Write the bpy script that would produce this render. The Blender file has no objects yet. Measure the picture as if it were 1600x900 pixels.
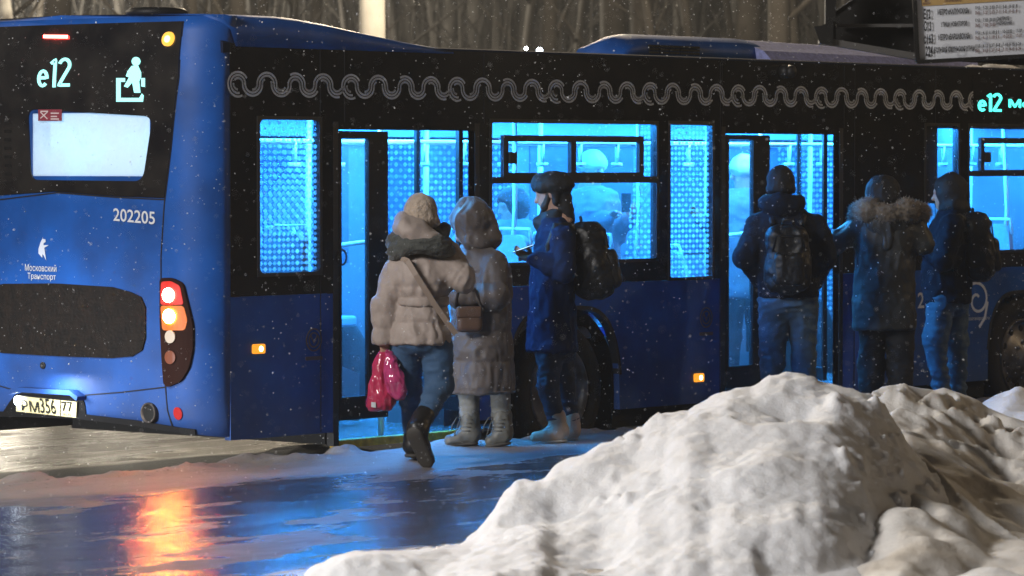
import bpy, bmesh, math, random
import numpy as np
from mathutils import Vector, Matrix
random.seed(7); rng = np.random.default_rng(11)
R = math.radians
scene = bpy.context.scene
col = scene.collection

# ------------------------------------------------------------------ camera
CAM = np.array([-16.847, -16.503, 2.049]); YAW = 0.874905; PITCH = -0.0325327; FPX = 5947.5
cam_d = bpy.data.cameras.new('camera'); cam = bpy.data.objects.new('camera', cam_d); col.objects.link(cam)
cam.location = CAM; cam.rotation_euler = (math.pi/2 + PITCH, 0, -YAW)
cam_d.sensor_width = 36; cam_d.lens = 36*FPX/1600; cam_d.clip_end = 2000; cam_d.clip_start = 0.5
cam_d.dof.use_dof = True; cam_d.dof.focus_distance = 24.3; cam_d.dof.aperture_fstop = 4.0
scene.camera = cam
# ------------------------------------------------------------------ night sky and lamps
world = bpy.data.worlds.new('World'); scene.world = world; world.use_nodes = True
wn = world.node_tree.nodes; wl = world.node_tree.links
sky = wn.new('ShaderNodeTexSky'); sky.sky_type = 'NISHITA'; sky.sun_disc = False
sky.sun_elevation = R(-4); sky.sun_rotation = R(250)
SKY_STRENGTH = 0.05
wn['Background'].inputs[1].default_value = SKY_STRENGTH
wl.new(sky.outputs[0], wn['Background'].inputs[0])

def lamp(name, kind, loc, energy, color, size=0.3, target=None, spot=None, blend=.5):
    d = bpy.data.lights.new(name, kind); d.energy = energy; d.color = color
    if kind in ('POINT', 'SPOT'): d.shadow_soft_size = size
    if kind == 'AREA': d.size = size
    if kind == 'SUN': d.angle = size
    if spot: d.spot_size = R(spot); d.spot_blend = blend
    o = bpy.data.objects.new(name, d); col.objects.link(o); o.location = loc
    if target is not None:
        o.rotation_euler = (Vector(target)-Vector(loc)).to_track_quat('-Z', 'Y').to_euler()
    return o
sun = lamp('moon_sun', 'SUN', (0, 0, 30), 0.012, (1, .93, .85), R(10)); sun.rotation_euler = (R(50), 0, R(-60))
LAMP_NEAR = (-9.8, -.5, 6.0)        # street lamp on the pavement, left of the picture
LAMP_FAR = (16.1, 11.2, 9.2)          # the white lamp post behind the bus
LAMP_AV = (30.5, 36.0, 9.5)            # lamp farther up the road, reflected in the wet asphalt
LAMP_WOOD = (1.5, 21.0, 8.6)          # next lamp along the far side of the road
lamp('street_light_near', 'SPOT', LAMP_NEAR, 4700, (1, .965, .935), 1.3, (-1.5, -5.5, 0), 150, .6)
lamp('street_light_far', 'POINT', LAMP_FAR, 6500, (1, .82, .58), .25)
lamp('street_light_avenue', 'POINT', LAMP_AV, 12000, (1, .90, .72), .3)
lamp('street_light_wood', 'POINT', LAMP_WOOD, 6000, (1, .86, .66), .25)
lamp('street_light_right', 'POINT', (13.0, -7.0, 6.5), 700, (1, .72, .42), .3)
lamp('fill_light_behind', 'POINT', (-3.0, -25.0, 8.5), 330, (1, .80, .60), .4)  # unseen fill lamp, added to light the people from the front
lamp('car_headlight', 'SPOT', (-14.0, 2.2, .75), 8500, (.93, .96, 1), .1, (0, 1.2, .0), 15, .7)
scene.view_settings.view_transform = 'Standard'; scene.view_settings.look = 'None'
scene.view_settings.exposure = 0; scene.view_settings.gamma = 1; scene.view_settings.use_curve_mapping = False
scene.render.engine = 'CYCLES'
scene.cycles.use_denoising = True; scene.cycles.max_bounces = 8; scene.cycles.transparent_max_bounces = 16
scene.cycles.sample_clamp_indirect = 6.0; scene.cycles.caustics_reflective = False; scene.cycles.caustics_refractive = False
LED = (0.026, 0.345, 1.0)

# ------------------------------------------------------------------ helpers: projection of measured points into the scene
_fw = np.array([math.sin(YAW)*math.cos(PITCH), math.cos(YAW)*math.cos(PITCH), math.sin(PITCH)])
_rt = np.array([math.cos(YAW), -math.sin(YAW), 0.0]); _up = np.cross(_rt, _fw)
FWH = np.array([math.sin(YAW), math.cos(YAW), 0.0])
def ray(px, py): return _fw + _rt*(px-800)/FPX + _up*(450-py)/FPX
def at(px, py, d): return CAM + ray(px, py)*d
def on(axis, val, px, py):
    r = ray(px, py); return CAM + r*(val-CAM[axis])/r[axis]
def S(px, py, y=0.0):
    p = on(1, y, px, py); return p[0], p[2]
def G(px, py, z): return on(2, z, px, py)

# ------------------------------------------------------------------ helpers: objects
WM = {}
def tag(o, label=None, cat=None, group=None, kind=None):
    if label: o['label'] = label
    if cat: o['category'] = cat
    if group: o['group'] = group
    if kind: o['kind'] = kind
    return o
def thing(name, loc, rz=0.0, label=None, cat=None, group=None):
    o = bpy.data.objects.new(name, None); col.objects.link(o); o.empty_display_size = .2
    o.location = tuple(loc); o.rotation_euler = (0, 0, rz)
    WM[o] = (np.array(loc, float), rz)
    return tag(o, label, cat, group)
def link_mesh(name, V, F, mats, parent=None, smooth=True, mi=None, local=False, origin=None):
    """world-space (or parent-local) vertices -> one linked mesh object"""
    V = np.asarray(V, float)
    loc = None
    if parent is not None and parent in WM and not local:
        l, rz = WM[parent]; V = V-l
        c, s = math.cos(-rz), math.sin(-rz)
        V = np.stack([V[:, 0]*c-V[:, 1]*s, V[:, 0]*s+V[:, 1]*c, V[:, 2]], 1)
    elif parent is None:
        if origin is None:
            mn, mx = V.min(0), V.max(0); origin = np.array([(mn[0]+mx[0])/2, (mn[1]+mx[1])/2, mn[2]])
        V = V-origin; loc = origin
    me = bpy.data.meshes.new(name); me.from_pydata([tuple(v) for v in V], [], [tuple(int(i) for i in f) for f in F]); 
    if not isinstance(mats, (list, tuple)): mats = [mats]
    for m in mats: me.materials.append(m)
    if mi is not None: me.polygons.foreach_set('material_index', np.asarray(mi, np.int32))
    if smooth: me.polygons.foreach_set('use_smooth', [True]*len(me.polygons))
    me.update()
    o = bpy.data.objects.new(name, me); col.objects.link(o)
    if parent is not None:
        o.parent = parent
        if parent in WM: WM[o] = WM[parent]
    elif loc is not None: o.location = tuple(loc)
    return o
def bevel(o, w, seg=2):
    m = o.modifiers.new('bevel', 'BEVEL'); m.width = w; m.segments = seg; m.limit_method = 'ANGLE'; m.angle_limit = R(40)
    return o

class MB:
    def __init__(s): s.V = []; s.F = []; s.M = []; s.m = 0
    def add(s, V, F, m=None):
        n = len(s.V); s.V += [tuple(v) for v in V]; s.F += [tuple(i+n for i in f) for f in F]; s.M += [s.m if m is None else m]*len(F)
        return s
    def box(s, a, b, m=None):
        (x0, y0, z0), (x1, y1, z1) = a, b
        V = [(x0,y0,z0),(x1,y0,z0),(x1,y1,z0),(x0,y1,z0),(x0,y0,z1),(x1,y0,z1),(x1,y1,z1),(x0,y1,z1)]
        return s.add(V, [(0,3,2,1),(4,5,6,7),(0,1,5,4),(1,2,6,5),(2,3,7,6),(3,0,4,7)], m)
    def obox(s, c, ax, ay, az, m=None):
        c = np.array(c); ax = np.array(ax); ay = np.array(ay); az = np.array(az)
        V = [c+i*ax+j*ay+k*az for k in (-1, 1) for j, i in ((-1,-1),(-1,1),(1,1),(1,-1))]
        return s.add(V, [(0,3,2,1),(4,5,6,7),(0,1,5,4),(1,2,6,5),(2,3,7,6),(3,0,4,7)], m)
    def tube(s, path, r, n=8, m=None, caps=True):
        path = [np.array(p, float) for p in path]; k = len(path)
        if not hasattr(r, '__len__'): r = [r]*k
        V = []; F = []; prev = None
        for i, p in enumerate(path):
            t = path[min(i+1, k-1)]-path[max(i-1, 0)]; t = t/(np.linalg.norm(t)+1e-9)
            if prev is None:
                a = np.array([0, 0, 1.0]) if abs(t[2]) < .9 else np.array([1.0, 0, 0])
            else: a = prev
            u = a-t*np.dot(a, t); u /= np.linalg.norm(u)+1e-9; prev = u; w = np.cross(t, u)
            for j in range(n):
                th = 2*math.pi*j/n; V.append(p+r[i]*(math.cos(th)*u+math.sin(th)*w))
        for i in range(k-1):
            for j in range(n):
                F.append((i*n+j, i*n+(j+1) % n, (i+1)*n+(j+1) % n, (i+1)*n+j))
        if caps: F.append(tuple(range(n))[::-1]); F.append(tuple((k-1)*n+j for j in range(n)))
        return s.add(V, F, m)
    def lathe(s, c, axis, prof, n=32, m=None):
        """prof: (distance along axis, radius)"""
        axis = np.array(axis, float); axis /= np.linalg.norm(axis)
        a = np.array([0, 0, 1.0]) if abs(axis[2]) < .9 else np.array([1.0, 0, 0])
        u = np.cross(a, axis); u /= np.linalg.norm(u); w = np.cross(axis, u); V = []; F = []
        for d, r in prof:
            for j in range(n):
                th = 2*math.pi*j/n; V.append(np.array(c)+axis*d+r*(math.cos(th)*u+math.sin(th)*w))
        for i in range(len(prof)-1):
            for j in range(n): F.append((i*n+j, i*n+(j+1) % n, (i+1)*n+(j+1) % n, (i+1)*n+j))
        F.append(tuple(range(n))[::-1]); F.append(tuple((len(prof)-1)*n+j for j in range(n)))
        return s.add(V, F, m)
    def build(s, name, mat, parent=None, smooth=False, local=False):
        return link_mesh(name, s.V, s.F, mat, parent, smooth, s.M if isinstance(mat, (list, tuple)) else None, local)

def loft(rings, close=True, caps=True):
    n = len(rings[0]); V = [p for r in rings for p in r]; F = []
    for i in range(len(rings)-1):
        for j in range(n if close else n-1):
            F.append((i*n+j, i*n+(j+1) % n, (i+1)*n+(j+1) % n, (i+1)*n+j))
    if caps and close: F.append(tuple(range(n))[::-1]); F.append(tuple((len(rings)-1)*n+j for j in range(n)))
    return V, F
def rrect(x0, x1, z0, z1, r, n=5):
    P = []
    for cx, cz, a0 in ((x1-r, z1-r, 0), (x0+r, z1-r, 90), (x0+r, z0+r, 180), (x1-r, z0+r, 270)):
        for i in range(n+1):
            a = R(a0+90*i/n); P.append((cx+r*math.cos(a), cz+r*math.sin(a)))
    return P
def fill2d(loops, cut=None, cutv=None):
    """triangulate a 2D outline with holes -> verts, faces (optionally sliced along u every cut)"""
    bm = bmesh.new(); es = []
    for L in loops:
        vs = [bm.verts.new((p[0], p[1], 0)) for p in L]
        es += [bm.edges.new((vs[i], vs[(i+1) % len(vs)])) for i in range(len(vs))]
    bmesh.ops.triangle_fill(bm, use_beauty=True, use_dissolve=False, edges=es)
    if cut:
        us = [v.co.x for v in bm.verts]; k = math.floor(min(us)/cut)+1
        while k*cut < max(us):
            bmesh.ops.bisect_plane(bm, geom=bm.verts[:]+bm.edges[:]+bm.faces[:], plane_co=(k*cut, 0, 0), plane_no=(1, 0, 0)); k += 1
    if cutv:
        us = [v.co.y for v in bm.verts]; k = math.floor(min(us)/cutv)+1
        while k*cutv < max(us):
            bmesh.ops.bisect_plane(bm, geom=bm.verts[:]+bm.edges[:]+bm.faces[:], plane_co=(0, k*cutv, 0), plane_no=(0, 1, 0)); k += 1
    bm.normal_update(); bm.verts.index_update()
    V = [(v.co.x, v.co.y) for v in bm.verts]
    F = [tuple(v.index for v in (f.verts if f.normal.z > 0 else reversed(f.verts[:]))) for f in bm.faces]
    bm.free(); return V, F
def slab(loops, fmap, thick, cut=None, cutv=None):
    """fill2d outline mapped to 3D with fmap(u, v, height) and given a real thickness"""
    V2, F2 = fill2d(loops, cut, cutv); n = len(V2)
    V = [fmap(u, v, thick) for u, v in V2]+[fmap(u, v, 0.0) for u, v in V2]
    F = list(F2)+[tuple(i+n for i in f)[::-1] for f in F2]
    cnt = {}
    for f in F2:
        for i in range(len(f)):
            a, b = f[i], f[(i+1) % len(f)]
            cnt[(a, b)] = 1
    for a, b in list(cnt):
        if (b, a) not in cnt: F.append((b, a, a+n, b+n))
    return V, F
def text2d(s, bold=0.0, spacing=1.0):
    c = bpy.data.curves.new('txt', 'FONT'); c.body = s; c.offset = bold; c.resolution_u = 3; c.space_character = spacing
    o = bpy.data.objects.new('txt', c); col.objects.link(o)
    dg = bpy.context.evaluated_depsgraph_get(); me = bpy.data.meshes.new_from_object(o.evaluated_get(dg))
    V = np.array([v.co[:2] for v in me.vertices]); F = [tuple(p.vertices) for p in me.polygons]
    bpy.data.objects.remove(o); bpy.data.curves.remove(c); bpy.data.meshes.remove(me)
    V -= V.min(0); V /= V.max(0); return V, F
def put_text(mb, s, fmap, u0, u1, v0, v1, bold=0.0, spacing=1.0, m=None):
    V, F = text2d(s, bold, spacing)
    mb.add([fmap(u0+(u1-u0)*a, v0+(v1-v0)*b, 0.0) for a, b in V], F, m)

# ------------------------------------------------------------------ helpers: noise
def _hash(ix, iy, iz, seed):
    h = (ix*374761393+iy*668265263+iz*2147483647+seed*1274126177) & 0xFFFFFFFF
    h = ((h ^ (h >> 13))*1274126177) & 0xFFFFFFFF; h = h ^ (h >> 16)
    return (h & 0xFFFF)/32767.5-1
def vnoise(P, seed=0):
    P = np.asarray(P, float); i = np.floor(P).astype(np.int64); f = P-i; f = f*f*f*(f*(f*6-15)+10)
    r = 0
    for dx in (0, 1):
        for dy in (0, 1):
            for dz in (0, 1):
                w = (f[:, 0] if dx else 1-f[:, 0])*(f[:, 1] if dy else 1-f[:, 1])*(f[:, 2] if dz else 1-f[:, 2])
                r = r+w*_hash(i[:, 0]+dx, i[:, 1]+dy, i[:, 2]+dz, seed)
    return r
def fbm(P, oct=4, seed=0, gain=.5):
    P = np.asarray(P, float); a = 1; r = 0
    for k in range(oct): r = r+a*vnoise(P*2.0**k+k*17.3, seed+k); a *= gain
    return r
def sstep(a, b, x):
    t = np.clip((x-a)/(b-a), 0, 1); return t*t*(3-2*t)

# ------------------------------------------------------------------ helpers: materials
MATS = {}
def mat(name, color, rough=.5, metal=0.0, emit=None, es=0.0, vary=0.0, vscale=6.0, bump=0.0, bscale=40.0, coat=0.0, sheen=0.0, spec=None, sss=0.0, dirt=None, rvary=0.0):
    if name in MATS: return MATS[name]
    m = bpy.data.materials.new(name); m.use_nodes = True; nt = m.node_tree; b = nt.nodes['Principled BSDF']
    I = b.inputs; c = tuple(color)+(1,)
    I['Base Color'].default_value = c; I['Roughness'].default_value = rough; I['Metallic'].default_value = metal
    if coat: I['Coat Weight'].default_value = coat; I['Coat Roughness'].default_value = .12
    if sheen: I['Sheen Weight'].default_value = sheen; I['Sheen Roughness'].default_value = .5
    if spec is not None: I['Specular IOR Level'].default_value = spec
    if sss: I['Subsurface Weight'].default_value = sss; I['Subsurface Radius'].default_value = (.06, .05, .04)
    if emit: I['Emission Color'].default_value = tuple(emit)+(1,); I['Emission Strength'].default_value = es
    if vary or bump or dirt or rvary:
        tc = nt.nodes.new('ShaderNodeTexCoord')
    if vary or dirt:
        n = nt.nodes.new('ShaderNodeTexNoise'); n.inputs['Scale'].default_value = vscale; n.inputs['Detail'].default_value = 6
        nt.links.new(tc.outputs['Object'], n.inputs['Vector'])
        r = nt.nodes.new('ShaderNodeMapRange'); r.inputs[1].default_value = .3; r.inputs[2].default_value = .7
        nt.links.new(n.outputs['Fac'], r.inputs[0])
        x = nt.nodes.new('ShaderNodeMix'); x.data_type = 'RGBA'
        d = dirt if dirt else tuple(k*(1-vary) for k in color)
        x.inputs[6].default_value = c; x.inputs[7].default_value = tuple(d)+(1,)
        nt.links.new(r.outputs[0], x.inputs[0]); nt.links.new(x.outputs[2], I['Base Color'])
    if rvary:
        n2 = nt.nodes.new('ShaderNodeTexNoise'); n2.inputs['Scale'].default_value = 9; n2.inputs['Detail'].default_value = 5
        nt.links.new(tc.outputs['Object'], n2.inputs['Vector'])
        r2 = nt.nodes.new('ShaderNodeMapRange'); r2.inputs[3].default_value = max(.02, rough-rvary); r2.inputs[4].default_value = rough+rvary
        nt.links.new(n2.outputs['Fac'], r2.inputs[0]); nt.links.new(r2.outputs[0], I['Roughness'])
    if bump:
        n = nt.nodes.new('ShaderNodeTexNoise'); n.inputs['Scale'].default_value = bscale; n.inputs['Detail'].default_value = 4
        nt.links.new(tc.outputs['Object'], n.inputs['Vector'])
        u = nt.nodes.new('ShaderNodeBump'); u.inputs['Strength'].default_value = bump; u.inputs['Distance'].default_value = .02
        nt.links.new(n.outputs['Fac'], u.inputs['Height']); nt.links.new(u.outputs['Normal'], I['Normal'])
    MATS[name] = m; return m
def glow(name, color, s): return mat(name, tuple(c*.04 for c in color), .5, emit=color, es=s)
def math_node(nt, op, a, b=None, c=None):
    n = nt.nodes.new('ShaderNodeMath'); n.operation = op
    for i, v in enumerate((a, b, c)):
        if v is None: continue
        if isinstance(v, (int, float)): n.inputs[i].default_value = v
        else: nt.links.new(v, n.inputs[i])
    return n.outputs[0]
def glass(name, tint=(.9, .95, 1), dots=False, cell=.042, frost=0.0, amount=.88):
    """thin pane: see-through plus mirror, optional lattice of white printed diamonds"""
    m = bpy.data.materials.new(name); m.use_nodes = True; nt = m.node_tree; N = nt.nodes; L = nt.links
    N.remove(N['Principled BSDF']); out = N['Material Output']
    t = N.new('ShaderNodeBsdfTransparent'); t.inputs[0].default_value = tint+(1,)
    g = N.new('ShaderNodeBsdfGlossy'); g.inputs['Roughness'].default_value = .03
    f = N.new('ShaderNodeLayerWeight'); f.inputs[0].default_value = .35
    ff = math_node(nt, 'ADD', math_node(nt, 'MULTIPLY', math_node(nt, 'POWER', f.outputs['Facing'], 3.0), .35), .02)
    x = N.new('ShaderNodeMixShader'); L.new(ff, x.inputs[0]); L.new(t.outputs[0], x.inputs[1]); L.new(g.outputs[0], x.inputs[2])
    last = x.outputs[0]
    tr = N.new('ShaderNodeBsdfTranslucent'); tr.inputs[0].default_value = (.9, .92, .95, 1)
    di = N.new('ShaderNodeBsdfDiffuse'); di.inputs[0].default_value = (.85, .88, .92, 1)
    w = N.new('ShaderNodeMixShader'); w.inputs[0].default_value = .3; L.new(tr.outputs[0], w.inputs[1]); L.new(di.outputs[0], w.inputs[2])
    tc = N.new('ShaderNodeTexCoord'); sp = N.new('ShaderNodeSeparateXYZ'); L.new(tc.outputs['Object'], sp.inputs[0])
    if frost:
        n = N.new('ShaderNodeTexNoise'); n.inputs['Scale'].default_value = 3; n.inputs['Detail'].default_value = 6; L.new(tc.outputs['Object'], n.inputs['Vector'])
        fr = math_node(nt, 'MULTIPLY', n.outputs['Fac'], frost*2)
        y = N.new('ShaderNodeMixShader'); L.new(fr, y.inputs[0]); L.new(last, y.inputs[1]); L.new(w.outputs[0], y.inputs[2]); last = y.outputs[0]
    if dots:
        u = math_node(nt, 'ADD', math_node(nt, 'DIVIDE', sp.outputs[0], cell), 200.0); v = math_node(nt, 'ADD', math_node(nt, 'DIVIDE', sp.outputs[2], cell*.88), 200.0)
        au = math_node(nt, 'ABSOLUTE', math_node(nt, 'SUBTRACT', math_node(nt, 'FRACT', u), .5)); av = math_node(nt, 'ABSOLUTE', math_node(nt, 'SUBTRACT', math_node(nt, 'FRACT', v), .5))
        dd_ = math_node(nt, 'ADD', au, av)
        par = math_node(nt, 'FRACT', math_node(nt, 'MULTIPLY', math_node(nt, 'ADD', math_node(nt, 'FLOOR', u), math_node(nt, 'FLOOR', v)), .5))   # 0 or .5
        odd = math_node(nt, 'GREATER_THAN', par, .25)
        rad = math_node(nt, 'SUBTRACT', .42, math_node(nt, 'MULTIPLY', odd, .06))
        wn_ = N.new('ShaderNodeTexNoise'); wn_.inputs['Scale'].default_value = 2.2; wn_.inputs['Detail'].default_value = 5; L.new(tc.outputs['Object'], wn_.inputs['Vector'])
        wr_ = N.new('ShaderNodeMapRange'); wr_.inputs[1].default_value = .35; wr_.inputs[2].default_value = .62; wr_.inputs[3].default_value = .35; L.new(wn_.outputs['Fac'], wr_.inputs[0])
        fac = math_node(nt, 'MULTIPLY', math_node(nt, 'LESS_THAN', dd_, rad), math_node(nt, 'SUBTRACT', amount, math_node(nt, 'MULTIPLY', odd, amount*.5)))
        fac = math_node(nt, 'MULTIPLY', fac, wr_.outputs[0])
        y = N.new('ShaderNodeMixShader'); L.new(fac, y.inputs[0]); L.new(last, y.inputs[1]); L.new(w.outputs[0], y.inputs[2]); last = y.outputs[0]
    L.new(last, out.inputs[0]); return m
# ------------------------------------------------------------------ materials of the bus
BLUE = mat('bus_blue', (.002, .092, .42), .55, spec=.3, vary=.5, vscale=2.5, rvary=.12, bump=.03, bscale=3)
_nt = BLUE.node_tree; _tc = _nt.nodes.new('ShaderNodeTexCoord'); _sp = _nt.nodes.new('ShaderNodeSeparateXYZ'); _nt.links.new(_tc.outputs['Object'], _sp.inputs[0])
_n = _nt.nodes.new('ShaderNodeTexNoise'); _n.inputs['Scale'].default_value = 3.5; _n.inputs['Detail'].default_value = 8; _n.inputs['Roughness'].default_value = .65; _nt.links.new(_tc.outputs['Object'], _n.inputs['Vector'])
_r = _nt.nodes.new('ShaderNodeMapRange'); _nt.links.new(_sp.outputs[2], _r.inputs[0]); _r.inputs[1].default_value = 1.1; _r.inputs[2].default_value = .3; _r.inputs[3].default_value = .04; _r.inputs[4].default_value = .55
_f = math_node(_nt, 'MULTIPLY', _r.outputs[0], _n.outputs['Fac']); _old = _nt.nodes['Principled BSDF'].inputs['Base Color'].links[0].from_socket
_x = _nt.nodes.new('ShaderNodeMix'); _x.data_type = 'RGBA'; _nt.links.new(_f, _x.inputs[0]); _nt.links.new(_old, _x.inputs[6]); _x.inputs[7].default_value = (.10, .095, .09, 1); _nt.links.new(_x.outputs[2], _nt.nodes['Principled BSDF'].inputs['Base Color'])   # salt spray, thickest low down
BLACKG = mat('bus_black_glass', (.006, .006, .008), .16, coat=.3, dirt=(.022, .020, .019), vscale=5, rvary=.08)
RUBBER = mat('rubber', (.008, .008, .009), .55)
DARK = mat('dark_plastic', (.006, .006, .007), .55, vary=.4, spec=.25)
CHASSIS = mat('chassis_black', (.006, .006, .006), .9)
CABIN = mat('cabin_panel', (.15, .16, .175), .45, vary=.12, vscale=1.5)
CABIN_FLOOR = mat('cabin_floor_wet', (.2, .21, .22), .22, vary=.5, vscale=14, bump=.4, bscale=60)
CABIN_WIN = mat('cabin_night_glass', (.09, .11, .15), .2)
SEATM = mat('seat_fabric', (.33, .36, .40), .6, vary=.2, vscale=30)
RAILM = mat('grab_rail', (.8, .78, .7), .25)
LAMPM = glow('cabin_led', LED, 122.0)
TEAL = glow('led_display', (.38, 1.0, .96), 1.7)
TEAL2 = glow('led_display_side', (.08, 1.0, .82), 2.6)
WHITEP = mat('white_print', (.62, .64, .68), .5)
GREYP = mat('silver_print', (.60, .66, .78), .45)
YEL = mat('yellow_edge', (.62, .40, .03), .5, vary=.5, vscale=20)
PANE = glass('bus_pane', (.93, .96, 1), frost=.03)
PANED = glass('bus_pane_diamonds', (.9, .95, 1), dots=True)
PANEF = glass('bus_pane_far_diamonds', (.9, .95, 1), dots=True, cell=.05, amount=.95)
FROST = glass('rear_frosted_pane', (.9, .95, 1), frost=.85)
STEEL = mat('wheel_steel', (.16, .16, .17), .45, metal=.4, dirt=(.06, .055, .05), vscale=7)
SNOWP = mat('snow_patch', (.78, .79, .82), .75, bump=.5, bscale=30, sss=.1)

BW, BL, ZR = 2.5, 12.1, 2.80
bus = thing('city_bus', (6.0, 1.25, 0.0), 0, 'long blue city bus with blue-lit windows and black upper side, rear to the left', 'bus')
FLOORZ = .27
ZS = 1.22                               # where the blue skirt meets the black upper side

# ---- rear shell: plan curve with rounded corners and a shallow bulge
def Xr(y, z=1.0):
    y = min(y, BW-y); y = max(y, 0.0)
    if y < .3: x = .18-.24*math.sqrt(max(0, 1-((.3-y)/.3)**2))
    else: x = -.06-.06*(1-((1.25-y)/.95)**2)
    t = max(0, (z-2.45)/.5); x += .06*t*t
    t = max(0, (.75-z)/.4); x += .05*t*t
    return x
def Rr(px, py):
    x = -.1
    for _ in range(8):
        p = on(0, x, px, py); x = Xr(p[1], p[2])
    return p[1], p[2]
def fr(off=.004): return lambda y, z, h: (Xr(y, z)-off-h, y, z)
def fs(off=.004, y0=0.0): return lambda x, z, h: (x, y0-off-h, z)
def rear(name, loops, mt, off=.004, th=.006, parent=None, cut=.08, smooth=False):
    V, F = slab(loops, fr(off), th, cut, None if cut is None else .1); return link_mesh(name, V, F, mt, parent or bus, smooth)
def side(name, loops, mt, off=.004, th=.006, parent=None, y0=0.0):
    V, F = slab(loops, fs(off, y0), th); return link_mesh(name, V, F, mt, parent or bus, False)
def ribbon(pts, w):
    L, Rg = [], []
    for i, p in enumerate(pts):
        a = np.array(pts[max(i-1, 0)]); b = np.array(pts[min(i+1, len(pts)-1)]); t = b-a; t = t/np.linalg.norm(t); n = np.array([-t[1], t[0]])*w/2
        L.append(tuple(np.array(p)+n)); Rg.append(tuple(np.array(p)-n))
    P = L+Rg[::-1]
    A = sum(P[i][0]*P[(i+1) % len(P)][1]-P[(i+1) % len(P)][0]*P[i][1] for i in range(len(P)))
    return P if A > 0 else P[::-1]
def sym(P):                              # outline on the right half of the rear -> mirrored whole
    return P+[(BW-y, z) for y, z in P[::-1]]
def circ(c, r, n=20, sx=1.0): return [(c[0]+r*sx*math.cos(2*math.pi*i/n), c[1]+r*math.sin(2*math.pi*i/n)) for i in range(n)]
def soft(P, r=.06, n=4):
    """round the corners of a polygon"""
    out = []
    for i in range(len(P)):
        p = np.array(P[i]); a = np.array(P[i-1])-p; b = np.array(P[(i+1) % len(P)])-p
        q = min(r, np.linalg.norm(a)*.45, np.linalg.norm(b)*.45)
        A = p+a/np.linalg.norm(a)*q; B = p+b/np.linalg.norm(b)*q
        for k in range(n+1):
            t = k/n; out.append(tuple(A*(1-t)**2+p*2*t*(1-t)+B*t*t))
    return out

WIN = [Rr(45, 170), Rr(240, 182), Rr(225, 283), Rr(50, 281)]
wy0, wy1 = min(p[0] for p in WIN)+.03, max(p[0] for p in WIN)-.03
wz0, wz1 = min(p[1] for p in WIN)+.03, max(p[1] for p in WIN)-.03
ys = sorted(set([0, .01, .03, .06, .1, .15, .2, .25, .3]+[round(.3+.095*i, 4) for i in range(1, 20)]+[wy0, wy1, 2.25, 2.3, 2.35, 2.4, 2.44, 2.47, 2.49, 2.5]))
zs = [.35, .47, .5, .6, .75, 1.0, 1.4, 1.8, wz0, wz1, 2.45, 2.6, 2.75, 2.88, 2.97]
mb = MB(); idx = {}
for k, z in enumerate(zs):
    for i, y in enumerate(ys):
        zz = z+(.085*(1-((y-1.25)/1.25)**2) if k == 0 else 0)
        idx[i, k] = len(mb.V); mb.V.append((Xr(y, z), y, zz))
for k in range(len(zs)-1):
    for i in range(len(ys)-1):
        if ys[i] >= wy0-1e-6 and ys[i+1] <= wy1+1e-6 and zs[k] >= wz0-1e-6 and zs[k+1] <= wz1+1e-6: continue
        mb.F.append((idx[i, k], idx[i, k+1], idx[i+1, k+1], idx[i+1, k])); mb.M.append(0)
o = mb.build('rear_body', BLUE, bus, smooth=True); so = o.modifiers.new('thick', 'SOLIDIFY'); so.thickness = .03; so.offset = -1

# ---- side: lower blue skirt with wheel arches, door gaps
D1 = (S(528, 205)[0], S(741, 205)[0]); D2 = (S(1133, 210)[0], S(1311, 210)[0]); ZD = S(600, 203)[1]
D3 = (10.55, 11.75)
WR, WF = (S(882, 612)[0], .49), (9.39, .49)
ARR, ARF = .61, .57
def skirt_z(x):
    for (cx, cz), r in ((WR, ARR), (WF, ARF)):
        if abs(x-cx) < r: return max(.33, cz+(r*math.sqrt(1-((x-cx)/r)**4))**1.0*.92)
    return .33
def run(x0, x1, step):
    n = max(1, int(math.ceil((x1-x0)/step))); return [x0+(x1-x0)*i/n for i in range(n+1)]
segs = [(.18, D1[0]), (D1[1], D2[0]), (D2[1], D3[0]), (D3[1], BL-.1)]
for a, b in segs:
    mb = MB()
    xs = set(run(a, b, .25))
    for (cx, cz), r in ((WR, ARR), (WF, ARF)):
        if a < cx < b: xs |= set(round(cx+r*math.sin(math.pi*(t/24-.5)), 5) for t in range(25)) | {cx-r-.001, cx+r+.001}
    xs = sorted(xs)
    for x0, x1 in zip(xs[:-1], xs[1:]):
        if x1-x0 < 1e-6: continue
        z0, z1 = skirt_z(x0), skirt_z(x1); n = len(mb.V)
        mb.V += [(x0, 0, z0), (x1, 0, z1), (x1, 0, ZS), (x0, 0, ZS), (x0, .05, z0), (x1, .05, z1), (x1, .05, ZS), (x0, .05, ZS)]
        fs_ = [(n, n+1, n+2, n+3), (n+7, n+6, n+5, n+4), (n, n+4, n+5, n+1)]
        if x0 == xs[0]: fs_.append((n, n+3, n+7, n+4))
        if x1 == xs[-1]: fs_.append((n+1, n+5, n+6, n+2))
        mb.F += fs_; mb.M += [0]*len(fs_)
    mb.build('lower_side_panel', BLUE, bus)
# the opposite side of the bus, plain
MB().box((.18, 2.45, .36), (BL-.1, 2.5, ZR)).build('far_side_panel', BLUE, bus)

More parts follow.
